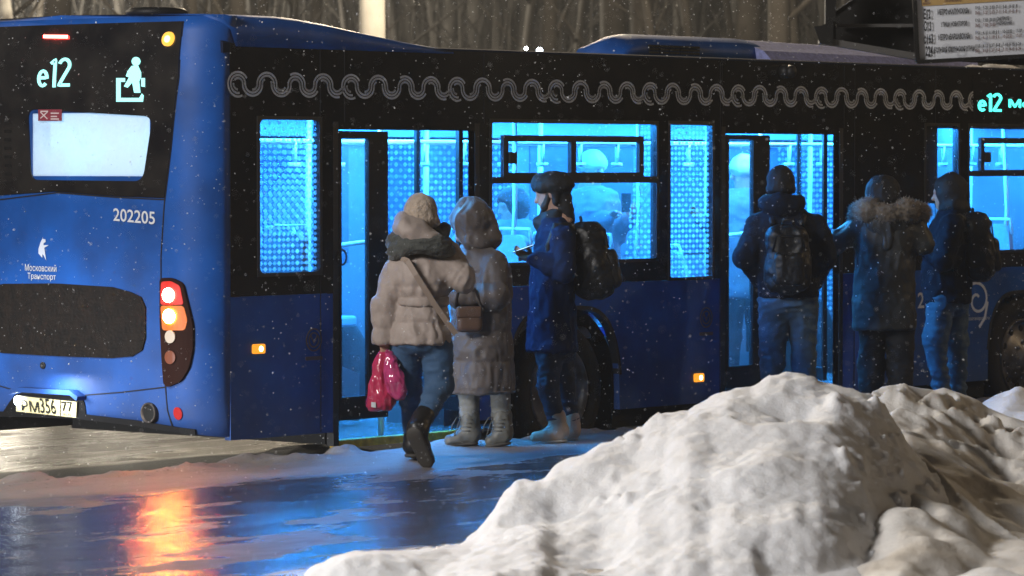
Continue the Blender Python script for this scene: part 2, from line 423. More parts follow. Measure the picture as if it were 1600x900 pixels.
# ---- upper black side with window openings
def opening(p, q):
    x0, z1 = S(*p); x1, z0 = S(*q); return [x0, x1, z0, z1]
W1 = opening((404, 186), (499, 425)); W2 = opening((767, 190), (1025, 405)); W3 = opening((1046, 193), (1112, 432))
W4 = opening((1446, 196), (1496, 380)); W5 = opening((1514, 197), (1660, 388)); W5[1] = 10.35
W2[2] = S(770, 412)[1]
holes = [W1, W2, W3, W4, W5, [D1[0], D1[1], ZS-.1, ZD], [D2[0], D2[1], ZS-.1, ZD], [D3[0], D3[1], ZS-.1, ZD]]
def panel(name, x0, x1, z0, z1, holes, y0, y1, mt):
    xs = sorted({x0, x1} | {h[0] for h in holes} | {h[1] for h in holes}); zs = sorted({z0, z1} | {min(max(h[k], z0), z1) for h in holes for k in (2, 3)})
    def solid(i, k):
        if i < 0 or k < 0 or i >= len(xs)-1 or k >= len(zs)-1: return False
        cx, cz = (xs[i]+xs[i+1])/2, (zs[k]+zs[k+1])/2
        return not any(h[0] < cx < h[1] and h[2] < cz < h[3] for h in holes)
    mb = MB()
    for i in range(len(xs)-1):
        for k in range(len(zs)-1):
            if not solid(i, k): continue
            a, b, c, d = xs[i], xs[i+1], zs[k], zs[k+1]
            mb.add([(a,y0,c),(b,y0,c),(b,y0,d),(a,y0,d)], [(0,1,2,3)]); mb.add([(a,y1,c),(b,y1,c),(b,y1,d),(a,y1,d)], [(3,2,1,0)])
            for di, dk, q in ((-1,0,[(a,y0,c),(a,y0,d),(a,y1,d),(a,y1,c)]), (1,0,[(b,y0,c),(b,y1,c),(b,y1,d),(b,y0,d)]), (0,-1,[(a,y0,c),(a,y1,c),(b,y1,c),(b,y0,c)]), (0,1,[(a,y0,d),(b,y0,d),(b,y1,d),(a,y1,d)])):
                if not solid(i+di, k+dk): mb.add(q, [(0,1,2,3)])
    return mb.build(name, mt, bus)
panel('upper_side_panel', .18, BL-.1, ZS+.003, ZR, holes, -.003, .05, BLACKG)
# front of the bus (turned away from the picture)
mb = MB(); rings = []
for z, dx in ((.3, 0), (.9, .03), (1.2, .02), (2.3, -.12), (2.8, -.22)):
    rings.append([(BL-.1+(.13+dx)*math.sin(math.pi*t/16)**.6, 2.5*t/16, z) for t in range(17)])
V, F = loft(rings, close=False, caps=False); o = link_mesh('front_body', V, F, BLUE, bus); o.modifiers.new('thick', 'SOLIDIFY').thickness = .03
rings = [[(BL-.085+(.13+dx)*math.sin(math.pi*t/16)**.6, .1+2.3*t/16, z) for t in range(17)] for z, dx in ((1.15, .03), (1.8, -.035), (2.45, -.13))]
V, F = loft(rings, close=False, caps=False); o = link_mesh('windscreen', V, F, BLACKG, bus); o.modifiers.new('thick', 'SOLIDIFY').thickness = .012

# ---- roof
rings = []
prof = [(0.0, ZR-.001), (.01, ZR+.012), (.04, ZR+.02), (.25, ZR+.025), (.8, ZR+.03)]
prof = prof+[(2.5-y, z) for y, z in prof[::-1]]+[(2.5, ZR-.06), (0.0, ZR-.06)]
for x in (.12, 6, BL-.15): rings.append([(x, y, z) for y, z in prof])
V, F = loft(rings); link_mesh('roof', V, F, mat('roof_dull', (.006, .012, .035), .85, spec=.1), bus, smooth=False)
# raised fairing over the rear, sloping down forward
tops = [(-.04, 2.975), (.25, 2.985), (.65, 2.985), (.85, 2.975), (1.15, 2.945), (1.5, 2.90), (1.95, 2.845), (2.3, 2.81)]
rings = []
for x, zt in tops:
    b = 2.78; h = zt-b; xi = .0
    pr = [(.0, b), (.004, b+h*.55), (.03, b+h*.85), (.09, zt-.004), (.3, zt+.006), (1.25, zt+.02)]
    pr = pr+[(2.5-y, z) for y, z in pr[:-1][::-1]]
    rr = []
    for y, z in pr:
        xx = x
        if x < 0: xx = Xr(min(max(y, .0), 2.5), 2.9)+.0
        rr.append((max(xx, Xr(y, 2.9)), y-.006 if y < 1 else (y+.006 if y > 1.5 else y), z))
    rings.append(rr)
V, F = loft(rings); link_mesh('roof_fairing', V, F, BLUE, bus, smooth=True)
MB().lathe((-.04+.28, 1.0-.3, 2.985), (0, 0, 1), [(0, .19), (.03, .2), (.05, .17), (.06, .02)], 28).build('roof_hatch', DARK, bus, smooth=True)

# air conditioner on the roof
yac = .35
xa0, xa1, xa2, xa3 = S(975, 95, yac)[0], S(1195, 95, yac)[0], S(1195, 95, yac)[0], S(1430, 105, yac)[0]
zt1 = S(1100, 59, yac+.25)[1]; zb = ZR+.02; zt2 = S(1300, 72, yac+.3)[1]
rings = []
for x, k in ((xa0, .15), (xa0+.05, .6), (xa0+.15, .88), (xa0+.3, 1), (xa1-.15, 1), (xa1, .97), (xa1+.12, .7)):
    zt = zb+(zt1-zb)*k
    pr = [(yac, zb), (yac+.02, zb+(zt-zb)*.6), (yac+.1, zt-.03), (yac+.2, zt), (yac+.24, zt+.003)]
    rings.append([(x, y, z) for y, z in pr+[(2*yac+.48-y, z) for y, z in pr[:-1][::-1]]])
V, F = loft(rings); ac = link_mesh('air_conditioner', V, F, BLUE, bus, smooth=True)
mb = MB()
gx0, gx1 = S(1010, 78, yac+.03)[0], S(1090, 78, yac+.03)[0]
for r in range(3):
    for c in range(5):
        x = gx0+(gx1-gx0)*c/5; z = S(1050, 73+r*5, yac+.03)[1]
        yy = yac+.012
        mb.obox((x+(gx1-gx0)*.09, yy, z), (.45*(gx1-gx0)/5, 0, 0), (0, .012, .0), (0, .002, .008))
mb.build('vent_slot', CHASSIS, ac)
FROSTY = mat('frosty_roof_cover', (.34, .37, .72), .6, vary=.4, vscale=30, bump=.3, bscale=80)
rings = []
za_, zb_e = S(1205, 63, yac+.18)[1], S(1408, 78, yac+.18)[1]
for x, zt in ((xa1-.1, za_), (xa3-.22, zb_e+.005), (xa3-.1, zb_e), (xa3, zb+.02)):
    pr = [(yac-.16, zb-.02), (yac-.06, zb+(zt-zb)*.45), (yac-.03, zb+(zt-zb)*.5), (yac+.18, zt-.01), (yac+.26, zt), (yac+.3, zt+.003)]
    rings.append([(x, y, z) for y, z in pr+[(2*yac+.6-y, z) for y, z in pr[:-1][::-1]]])
V, F = loft(rings); link_mesh('roof_cover', V, F, FROSTY, bus, smooth=False)
MB().box((S(1420, 104, .5)[0], .45, ZR+.01), (S(1528, 104, .45)[0], 2.0, ZR+.085)).build('roof_pod', FROSTY, bus)

# ---- window frames and panes
def pane(name, w, mt, y=.02, lab=None):
    V = [(w[0]-.015, y, w[2]-.015), (w[1]+.015, y, w[2]-.015), (w[1]+.015, y, w[3]+.015), (w[0]-.015, y, w[3]+.015)]
    mb = MB(); mb.add(V+[(a, y+.006, c) for a, _, c in V], [(0,1,2,3), (7,6,5,4), (0,3,7,4), (1,5,6,2), (3,2,6,7), (0,4,5,1)])
    o = mb.build('window', mt, bus)
    if lab: o['label'] = lab
    return o
def gasket(w, par, r=.035):
    side('window_frame', [[(w[0]-.02, w[2]-.02), (w[1]+.02, w[2]-.02), (w[1]+.02, w[3]+.02), (w[0]-.02, w[3]+.02)], rrect(w[0]+.004, w[1]-.004, w[2]+.004, w[3]-.004, r)[::-1]], RUBBER, off=.0035, th=.006, parent=par)
p1 = pane('window', W1, PANED, lab='narrow window printed with white diamonds'); gasket(W1, p1)
p3 = pane('window', W3, PANED, lab='narrow window printed with white diamonds'); gasket(W3, p3, .012)
p2 = pane('window', W2, PANE); gasket(W2, p2, .015)
p4 = pane('window', W4, PANE); gasket(W4, p4, .012)
p5 = pane('window', W5, PANE); gasket(W5, p5, .015)
MB().box((W4[0], .045, S(1460, 318)[1]), (S(1472, 300)[0], .12, W4[3]+.02)).build('driver_cabinet', DARK, bus)
def hopper(w, par, ox0, oz1, ox1, oz0, mx, zbar):
    mb = MB(); t = .05; y0, y1 = -.012, .012
    mb.box((w[0], y0, zbar-.022), (w[1], y1-.001, zbar+.022))                       # transom
    mb.box((ox0, y0-.006, oz0), (ox0+t, y1, oz1)); mb.box((ox1-t, y0-.006, oz0), (ox1, y1, oz1))
    mb.box((ox0+t, y0-.006, oz1-.045), (ox1-t, y1, oz1)); mb.box((ox0+t, y0-.006, oz0), (ox1-t, y1, oz0+.035))
    mb.box((mx-.028, y0-.008, oz0+.035), (mx+.028, y1, oz1-.045))
    mb.build('vent_frame', RUBBER, par)
    MB().box((ox0+t, y0-.022, (oz0+oz1)/2-.05), (ox0+t+.07, y0-.004, (oz0+oz1)/2+.03)).build('vent_latch', RUBBER, par)
hopper(W2, p2, S(784, 240)[0], S(790, 211)[1], S(1003, 240)[0], S(1000, 277)[1], S(893, 240)[0], S(900, 281)[1])
hopper(W5, p5, S(1530, 240)[0], S(1534, 215)[1], 10.2, S(1590, 272)[1], 9.75, S(1560, 271)[1])
# dotted glass screen inside, just behind the long window's front end
q = [S(1000, 190, .14), S(1026, 190, .14), S(1026, 405, .14), S(976, 405, .14)]
V, F = slab([[(x, z) for x, z in q[::-1]]], lambda x, z, h: (x, .14-h, z), .008); link_mesh('glass_screen', V, F, PANED, bus, False)

# ---- doors
def leaf(x0, x1, z0, z1, y0, ang, gx, gz, hinge_left=True):
    """door leaf as frame + pane, turned by ang about its left edge"""
    fr_ = [(0, z0), (x1-x0, z0), (x1-x0, z1), (0, z1)]; g0, g1 = gx; h0, h1 = gz
    ca, sa = math.cos(R(ang)), math.sin(R(ang))
    f = lambda u, v, h: (x0+u*ca+h*sa, y0+u*sa-h*ca, v)
    d = thing('door', (x0, y0, z0)); d.parent = bus; d.location = (x0-6.0, y0-1.25, z0)
    V, F = slab([fr_, [(g0, h0), (g0, h1), (g1, h1), (g1, h0)]], f, .035); link_mesh('door_frame', V, F, DARK, d, False)
    V, F = slab([[(g0-.01, h0-.01), (g1+.01, h0-.01), (g1+.01, h1+.01), (g0-.01, h1+.01)]], lambda u, v, h: f(u, v, h+.012), .006); link_mesh('door_pane', V, F, PANE, d, False)
    return d
def door(D, pl, pg0, pg1, zt, zb, zbot, ridge, mul):
    x0 = S(pl, 300)[0]; x1 = S(ridge, 300)[0]; gx0 = S(pg0, 300)[0]-x0; gx1 = S(pg1, 300)[0]-x0
    d = leaf(D[0]+.005, x1, zbot, ZD-.01, .03, 3.0, (gx0, gx1), (zb, zt))
    # right-hand leaf, folded in, seen edge-on
    xm = S(mul, 300)[0]
    d2 = thing('door', (xm, .03, zbot)); d2.parent = bus; d2.location = (xm-6, .03-1.25, zbot)
    xf = on(1, .66, ridge+43, 300)[0]; dx = xf-xm; dl = math.hypot(dx, .60); ca_, sa_ = dx/dl, .60/dl
    fm = lambda u, v, h: (xm+u*ca_-h*sa_, .06+u*sa_+h*ca_, v)
    V, F = slab([[(-.02, zbot), (dl, zbot), (dl, ZD+.08), (-.02, ZD+.08)], [(.03, zbot+.09), (.03, ZD+.03), (dl-.04, ZD+.03), (dl-.04, zbot+.09)]], fm, .03); link_mesh('door_frame', V, F, DARK, d2, False)
    V, F = slab([[(.025, zbot+.08), (dl-.035, zbot+.08), (dl-.035, ZD+.04), (.025, ZD+.04)]], lambda u, v, h: fm(u, v, h+.012), .006); link_mesh('door_pane', V, F, PANE, d2, False)
    mb = MB(); mb.box((D[0], -.004, FLOORZ-.045), (D[1], .075, FLOORZ+.004)); mb.build('door_sill', YEL, bus)
    MB().box((D[0]-.05, -.0045, .24), (D[0], .055, ZD+.05)).build('door_jamb', RUBBER, bus); MB().box((D[1], -.0045, .24), (D[1]+.05, .055, ZD+.05)).build('door_jamb', RUBBER, bus)
    MB().tube([(x1+.06, .14, FLOORZ), (x1+.06, .14, 1.2), (x1+.13, .2, 2.38)], .02, 10).tube([(x1+.06, .14, 1.55), (x1+.06, .62, 1.5)], .016, 10).build('grab_pole', RAILM, bus, True)
    return d
dd = door(D1, 528, 532, 577, S(550, 216)[1], S(550, 620)[1], S(560, 660)[1]+.02, 610, 732)
dd['label'] = 'rear door leaf with tall blue-lit pane'
side('door_badge', [circ(S(531, 402), .055, 22), circ(S(531, 402), .042, 22)[::-1]], DARK, off=.012, th=.004, parent=dd)
door(D2, 1133, 1138, 1179, S(1150, 218)[1], S(1150, 572)[1], .42, 1207, 1302)
door(D3, 1700, 1706, 1760, ZD-.1, .6, .42, 1790, 1830)

# ---- cabin
mb = MB(); mb.box((D1[0]-.03, .42, FLOORZ-.02), (BL-.2, 2.44, FLOORZ))
for a_, b_ in ((D1[0]-.03, WR[0]-ARR-.03), (WR[0]+ARR+.03, WF[0]-ARF-.03), (WF[0]+ARF+.03, BL-.2)): mb.box((a_, .06, FLOORZ-.02), (b_, .42, FLOORZ))
mb.build('cabin_floor', CABIN_FLOOR, bus)
MB().box((.30, .05, 2.42), (BL-.2, 2.45, 2.46)).build('cabin_ceiling', CABIN, bus)
MB().box((.30, 2.405, FLOORZ), (BL-.2, 2.445, 2.42)).build('cabin_wall', CABIN, bus)
MB().box((11.0, .95, FLOORZ), (11.03, 2.40, 2.41)).build('driver_screen', CABIN, bus); MB().box((.26, .05, .61), (.295, 2.45, 2.46)).build('cabin_bulkhead', CABIN, bus)
MB().box((.30, .05, 2.33), (BL-.2, .16, 2.42)).box((.30, 2.2, 2.25), (BL-.2, 2.404, 2.42)).build('cabin_cove', CABIN, bus)
for y in (.62, 1.72):
    mb = MB()
    x = .6
    while x < 11: mb.box((x, y, 2.385), (x+1.35, y+.16, 2.418)); x += 1.5
    mb.build('cabin_light', LAMPM, bus)
for D in (D1, D2): MB().box((D[0]+.1, .22, 2.37), (D[1]-.1, .32, 2.417)).build('door_fill_strip', glow('door_fill_glow', (.13, .52, 1.0), 70), bus)  # glowing strips added over the doors for whiter highlights and spill
far = [(.9, 2.3), (2.7, 3.9), (4.15, 5.75), (6.0, 7.3), (7.6, 8.9), (9.1, 10.6)]
for i, (a, b) in enumerate(far):
    MB().box((a, 2.395, 1.32), (b, 2.404, 2.24)).build('far_window', CABIN_WIN, bus)
for a, b in ((2.75, 3.45), (4.2, 5.7), (9.15, 10.5)):
    mb = MB(); mb.box((a, 2.30, .5), (b, 2.308, 2.3)); o = mb.build('diamond_screen', PANEF, bus)
mb = MB()
for x in (1.9, 3.1, 4.35, 6.35, 7.7, 9.0, 10.0):
    mb.tube([(x, .95, FLOORZ), (x+.02, .95, 2.42)], .019, 10)
for y in (.75, 1.65): mb.tube([(.5, y, 2.2), (11, y, 2.2)], .016, 8)
for x in (3.3, 4.7, 8.95, 9.6): mb.tube([(x, .35, 1.1), (x+.12, .4, 1.7), (x+.3, .55, 2.38)], .018, 10)
for x in np.arange(.7, 10.5, .43): mb.box((x, .735, 2.06), (x+.012, .765, 2.2)); mb.box((x-.05, .74, 2.03), (x+.06, .76, 2.06))
mb.build('grab_rail', RAILM, bus, True)
def seat(x, y, z, face=1):
    s = thing('seat', (x, y, z)); s.parent = bus; s.location = (x-6, y-1.25, z)
    back = [(-.2, .42), (.2, .42), (.19, .8), (.15, 1.0), (.08, 1.06), (-.08, 1.06), (-.15, 1.0), (-.19, .8)]
    V, F = slab([soft(back, .06)], lambda u, v, h: (x-face*(.18+.2*(v-.42)+h*.8), y+u, z+v), .07); bevel(link_mesh('backrest', V, F, SEATM, s, False), .015)
    bevel(MB().box((x-.2, y-.21, z+.38), (x+.24, y+.21, z+.46)).build('seat_cushion', SEATM, s), .02)
    MB().box((x-.1, y-.05, z), (x+.05, y+.05, z+.38)).build('seat_leg', DARK, s)
    xb = x-face*(.18+.2*.6+.03)
    MB().tube([(xb, y-.16, z+.98), (xb-face*.02, y-.13, z+1.1), (xb-face*.02, y+.13, z+1.1), (xb, y+.16, z+.98)], .013, 8).build('seat_handle', RAILM, s, True)
for x, y, z, f in ((.75, .35, .55, -1), (.75, .8, .55, -1), (.8, 1.7, .55, 1), (.8, 2.1, .55, 1), (1.75, 1.75, .5, -1), (1.75, 2.15, .5, -1),
                   (3.05, .38, .50, -1), (3.05, .82, .50, -1), (3.95, .38, .45, -1), (3.95, .82, .45, -1), (3.2, 2.1, .5, 1), (7.7, 2.1, .3, 1),
                   (9.25, .42, .50, -1), (9.25, .86, .50, -1), (8.6, 2.1, .5, 1), (6.9, 2.1, .3, 1)):
    seat(x, y, z, f)
MB().box((2.7, .43, FLOORZ), (4.1, .95, .82)).build('wheel_box', CABIN, bus); MB().box((8.75, .43, FLOORZ), (10.1, .9, .8)).build('wheel_box', CABIN, bus)
# sloping light panels beside the doors, seen through the lower panes
for x in (D1[0]+.05, D2[0]+.05):
    V, F = slab([[(0, FLOORZ+.2), (1.2, FLOORZ+.02), (1.2, .62), (0, 1.0)]], lambda u, v, h: (x+u, .95+h, v), .04); link_mesh('door_guard', V, F, CABIN, bus, False)

# ---- rear: glazing, lit window, displays, lamps, plate
BLK = [Rr(287, 33), Rr(280, 120), Rr(268, 230), Rr(258, 309), Rr(180, 306), Rr(90, 299)]
Lo = [(y, z) for y, z in BLK]
out = [(max(y, .2), z) for y, z in Lo]; out.append((1.25, Lo[-1][1]))
full = out+[(BW-y, z) for y, z in out[::-1]]
A = sum(full[i][0]*full[(i+1) % len(full)][1]-full[(i+1) % len(full)][0]*full[i][1] for i in range(len(full)))
hole = soft(WIN, .07, 5)
rear('rear_glazing', [full, hole], BLACKG, off=.003, th=.008)
rw = rear('rear_window', [soft([(p[0]+(.02 if p[0] > 1 else -.02), p[1]+(.02 if p[1] > 2.1 else -.02)) for p in WIN], .07, 5)], FROST, off=-.012, th=.005)
MB().box((.14, wy0-.1, wz0-.1), (.155, wy1+.1, wz1+.08)).build('added_rear_lightbox', glow('added_rear_lightbox_glow', (.45, .76, 1.0), 2.4), bus)  # glowing board added behind the frosted pane to make the window bright
# black louvres left of the rear window
mb = MB()
for k in range(9):
    z = 1.92+k*.055; mb.add([fr(.013)(y, zz, 0) for y, zz in ((1.66, z), (2.16, z), (2.16, z+.02), (1.66, z+.02))], [(0, 1, 2, 3)])
mb.build('louvre', DARK, bus)
def rtext(name, s, a, b, c, mt, off=.014, bold=0.0, parent=None, spacing=1.0):
    """text whose baseline runs from pixel a to b, with top at pixel c"""
    ya, za = Rr(*a); yb, zb_ = Rr(*b); yc, zc = Rr(*c); mb = MB()
    h = zc-za
    put_text(mb, s, lambda u, v, w: fr(off)(ya+(yb-ya)*u, za+(zb_-za)*u+h*v, 0), 0, 1, 0, 1, bold, spacing)
    return mb.build(name, mt, parent or bus)
def strokes(name, lines, fm, w, mt, parent):
    mb = MB()
    for P in lines:
        Q = [P[0]]
        for q in P[1:]:
            n = max(1, int(math.hypot(q[0]-Q[-1][0], q[1]-Q[-1][1])/.03)); p0 = Q[-1]
            Q += [(p0[0]+(q[0]-p0[0])*i/n, p0[1]+(q[1]-p0[1])*i/n) for i in range(1, n+1)]
        pol = ribbon(Q, w)
        V2, F2 = fill2d([pol]); mb.add([fm(u, v) for u, v in V2], F2)
    return mb.build(name, mt, parent)
def arc(cx, cy, rx, ry, a0, a1, n=14): return [(cx+rx*math.cos(R(a0+(a1-a0)*i/n)), cy+ry*math.sin(R(a0+(a1-a0)*i/n))) for i in range(n+1)]
# e, 1, 2 drawn with even strokes; box 1.1 wide by 1 high
E12 = [[(.06, .33), (.27, .33)], arc(.165, .31, .135, .25, -4, 318), [(.40, .80), (.54, .93), (.54, .0)], arc(.84, .74, .16, .20, 165, -25)+[(.69, .07), (1.04, .07)]]
ya, za = Rr(61, 137); yb, _z = Rr(113, 137); _y, zt_ = Rr(61, 91)
strokes('route_number', E12, lambda u, v: fr(.014)(ya+(yb-ya)*u/1.07, za+(zt_-za)*v, 0), .11, TEAL, bus)
def icon(px0, py0, w, h, polys, mt, name, off=.014, flat=None):
    V = []; F = []
    for P in polys:
        v2, f2 = fill2d([P]); n = len(V)
        for u, v in v2:
            y, z = Rr(px0+u*w, py0+(1-v)*h); V.append(fr(off)(y, z, 0))
        F += [tuple(i+n for i in f) for f in f2]
    return link_mesh(name, V, F, mt, bus, False)
# lit low-floor pictogram: a person on a step with a box
sc = lambda P: [(a/53.0, 1-b/76.0) for a, b in P]
icon(182, 87, 53, 76, [sc(circ((33, 9), 7, 16)), sc([(26, 16), (36, 15), (41, 26), (41, 34), (38, 40), (40, 58), (30, 58), (27, 42), (20, 50), (14, 48), (22, 34), (17, 32), (20, 24)][::-1]), sc([(41, 35), (47, 35), (47, 49), (41, 48)][::-1]),
     sc([(2, 35), (16, 35), (16, 41), (9, 41), (9, 66), (38, 66), (42, 59), (45, 62), (44, 72), (2, 72)][::-1])], TEAL, 'access_pictogram')
rear('brake_light', [[Rr(108, 60), Rr(72, 59.5), Rr(72, 54.5), Rr(108, 55)]], glow('brake_red', (1, .05, .04), 45), off=.012, th=.012)
am = rear('marker_lamp', [circ(Rr(266, 61), .045, 24)], glow('marker_amber', (1, .50, .06), 1.6), off=.01, th=.015)
rear('marker_core', [circ(Rr(266, 61), .022, 16)], glow('marker_core', (1, .72, .35), 3.0), off=.026, th=.003, parent=am)
st = rear('window_sticker', [[Rr(99, 171), Rr(99, 189), Rr(62, 189), Rr(62, 171)][::-1]], mat('sticker_red', (.22, .03, .05), .5), off=.012, th=.002, cut=None)
mb = MB()
for a, b in (((66, 185), (77, 175)), ((66, 175), (77, 186)), ((66, 174), (78, 174)), ((82, 177), (95, 177)), ((82, 182), (92, 182)), ((82, 186), (95, 186))):
    p, q = Rr(*a), Rr(*b); P = ribbon([p, q], .008); mb.add([fr(.016)(y, z, 0) for y, z in P], [tuple(range(len(P)))])
mb.build('sticker_mark', mat('sticker_white', (.6, .5, .5), .5), st)
rtext('fleet_number', '202205', (178, 345), (243, 351), (178, 325), WHITEP, off=.005, bold=.012)
rtext('operator_name', 'Московский', (40, 423), (89, 425), (40, 412), WHITEP, off=.005)
rtext('operator_name', 'Транспорт', (44, 438), (88, 440), (44, 426), WHITEP, off=.005)
hs = lambda P: [(a/20.0, 1-b/36.0) for a, b in P]
icon(60, 372, 20, 36, [hs([(7, 1), (12, 2), (12, 6), (9, 8), (9, 11), (17, 11), (12, 14), (10, 15), (13, 35), (9, 27), (7, 25), (7, 31), (1, 24), (1, 17), (4, 7)][::-1])], GREYP, 'operator_emblem', off=.005)
GR = [Rr(229, 470), Rr(229, 540), Rr(212, 556), Rr(120, 556), Rr(60, 552)]
gt = Rr(88, 443)[1]; gb = Rr(60, 552)[1]
half = [(1.2, gt), (.75, gt-.012), Rr(205, 456), Rr(222, 464), Rr(229, 480), Rr(229, 528), Rr(224, 547), Rr(208, 557), (.75, gb-.01), (1.2, gb-.012)]
gl = half+[(BW-y, z) for y, z in half[::-1]]
GRM = mat('grille_mesh', (.004, .0035, .0035), .7, dirt=(.012, .008, .006), vscale=14, bump=.5, bscale=45, spec=.2)
grl = rear('engine_grille', [gl], GRM, off=.003, th=.01)
mb = MB()
for k in range(7):
    z0 = GR[3][1]+.06+k*.05; P = [(.5, z0), (2.0, z0), (2.0, z0+.012), (.5, z0+.012)]
    V, F = slab([P], fr(.0135), .004, .15); mb.add(V, F)
mb.build('grille_slat', GRM, grl)
SEAM = mat('panel_gap', (.002, .003, .008), .8)
def seam(pts, w=.008, name='panel_gap'):
    P = [Rr(*p) for p in pts]; V, F = slab([ribbon(P, w)], fr(.002), .002, .08); return link_mesh(name, V, F, SEAM, bus, False)
seam([(287, 33), (280, 120), (268, 230), (257, 320), (252, 400), (252, 450), (256, 560), (259, 605), (262, 640), (270, 668)])
seam([(0, 603), (27, 611)]); seam([(125, 618), (190, 613), (258, 605)])
seam([(0, 312), (90, 301), (180, 308), (258, 312)])
MB().lathe((Xr(1.3, .9)+.01, Rr(68, 571)[0], Rr(68, 571)[1]), (-1, 0, 0), [(0, .022), (.02, .022), (.021, .012), (.012, .006)], 14).build('lock', RUBBER, bus, True)
ce = Rr(235, 645); mb = MB(); xx = Xr(*ce)
mb.lathe((xx+.2, ce[0], ce[1]), (-1, .0, 0), [(0, .066), (.215, .066), (.225, .064), (.225, .054), (.08, .052)], 26); mb.build('exhaust_pipe', mat('exhaust_steel', (.12, .1, .09), .5, metal=.7, dirt=(.02, .02, .02)), bus, True)
MB().lathe((xx-.003, ce[0], ce[1]), (-1, 0, 0), [(0, .0535), (.008, .0535)], 20).build('exhaust_bore', CHASSIS, bus)
rear('reflector', [circ(Rr(279, 646), .04, 20, .8)], mat('reflector_red', (.45, .02, .02), .2, coat=.6), off=.002, th=.008)
# tail light cluster wrapped on the corner
TL = [(253, 434), (272, 434), (289, 442), (298, 478), (306, 508), (306, 545), (299, 575), (286, 596), (265, 605), (259, 600), (256, 560), (253, 500)]
tl = rear('tail_light', [soft([Rr(*p) for p in TL], .03)], mat('tail_lens', (.02, .005, .003), .7, spec=.12), off=.004, th=.018, cut=.03, smooth=False)
rear('red_glow_patch', [soft([Rr(*p) for p in ((256, 440), (271, 439), (285, 446), (291, 476), (255, 476))], .02)], glow('housing_glow_red', (1, .022, .012), .8), off=.0225, th=.003, parent=tl, cut=.03)  # lamp glow on the housing put in as emission, likewise the amber below
rear('amber_glow_patch', [soft([Rr(*p) for p in ((255, 477.5), (291, 477.5), (297, 500), (293, 516), (258, 516))], .02)], glow('housing_glow_amber', (1, .21, .006), .85), off=.0225, th=.003, parent=tl, cut=.03)
rear('red_lamp', [circ(Rr(268, 461), .044, 22)], glow('tail_red', (1, .09, .06), 420), off=.026, th=.008, parent=tl, cut=.04)
rear('amber_lamp', [circ(Rr(269, 494), .044, 22)], glow('tail_amber', (1, .40, .05), 420), off=.026, th=.008, parent=tl, cut=.04)
rear('clear_lamp', [circ(Rr(271, 526), .04, 22)], mat('lamp_clear', (.6, .5, .4), .3), off=.026, th=.008, parent=tl, cut=.04)
rear('dim_lamp', [circ(Rr(271, 558), .042, 22)], mat('lamp_dim', (.20, .06, .03), .3), off=.026, th=.008, parent=tl, cut=.04)
# number plate in its recess
rear('plate_recess', [soft([Rr(136, 655), Rr(134, 632), Rr(125, 611), Rr(34, 606), Rr(16, 628), Rr(2, 650)], .03)], DARK, off=.002, th=.006)
np_ = rear('number_plate', [[Rr(123, 653), Rr(124, 627), Rr(28, 617), Rr(28, 643)]], mat('plate_yellow', (.78, .68, .36), .45), off=.012, th=.008, cut=None)
rtext('plate_text', 'РМ', (38, 641), (66, 645), (38, 624), RUBBER, off=.0225, parent=np_)
rtext('plate_text', '356', (68, 645), (92, 647), (68, 622), RUBBER, off=.0225, bold=.005, parent=np_)
rtext('plate_text', '77', (101, 642), (118, 643), (101, 627), RUBBER, off=.0225, bold=.005, parent=np_)
rtext('plate_text', 'RUS', (103, 649), (115, 650), (103, 644.5), RUBBER, off=.0225, parent=np_)
mb = MB()
for a, b in (((98, 651), (98, 625)), ((28.5, 643), (28.5, 617.5)), ((123, 653), (124, 627)), ((28, 643), (123, 653)), ((28, 617), (124, 627))):
    P = ribbon([Rr(*a), Rr(*b)], .006); mb.add([fr(.0222)(y, z, 0) for y, z in P], [tuple(range(len(P)))])
mb.build('plate_border', RUBBER, np_)
V, F = slab([ribbon([Rr(26, 612), Rr(40, 608), Rr(122, 613), Rr(134, 622)], .03)], fr(.003), .075, .1); hood = link_mesh('plate_hood', V, F, BLUE, bus, False)
rear('plate_lamp', [circ(Rr(33, 626), .028, 16)], glow('plate_white', (.75, .87, 1), 30), off=.03, th=.01, parent=np_)
pl = on(0, -.28, 80, 606); 
ld = lamp('plate_light', 'AREA', tuple(pl), 4.5, (.85, .92, 1), .2, (pl[0]+.1, pl[1], pl[2]-.18)); WM[bus] = (np.array([6.0, 1.25, 0]), 0)
ld.parent = bus; ld.location = (pl[0]-6.0, pl[1]-1.25, pl[2])
rings = []
rear('bumper_trim', [(lambda h: [(y, z) for y, z in h]+[(BW-y, z) for y, z in h[-2::-1]]+[(y, z+.036) for y, z in [(BW-y, z) for y, z in h]]+[(y, z+.036) for y, z in h[-2::-1]])([(.14, .366), (.6, .408), (1.25, .44)])], DARK, off=.003, th=.01)

# ---- side ornaments: triple wave band, badges, markers, front display
def arcs(x0, n, rr, up0=True):
    P = []; x = x0; up = up0
    for k in range(n):
        for i in range(13):
            a = math.pi*(1-i/12) if up else math.pi*(1+i/12)
            P.append((x+.065+rr[k]*math.cos(a), (.045 if up else -.045)+rr[k]*math.sin(a)))
        x += .13; up = not up
    return P
mb = MB()
x_end = S(1521, 150)[0]; zc = (S(360, 107)[1]+S(360, 154)[1])/2; xw = S(359, 130)[0]
def stroke(P):
    Q = [(xw0+a, zc+b*.80) for a, b in P if xw0+a < x_end]
    if len(Q) < 2: return
    w = .0140
    for i in range(len(Q)-1):
        p, q = np.array(Q[i]), np.array(Q[i+1]); t = q-p; l = np.linalg.norm(t)
        if l < 1e-6: continue
        n = np.array([-t[1], t[0]])/l*w/2; e = t/l*.002
        mb.add([(a[0], -.0085, a[1]) for a in (p-n-e, q-n+e, q+n+e, p+n-e)], [(0, 1, 2, 3)])
xw0 = xw
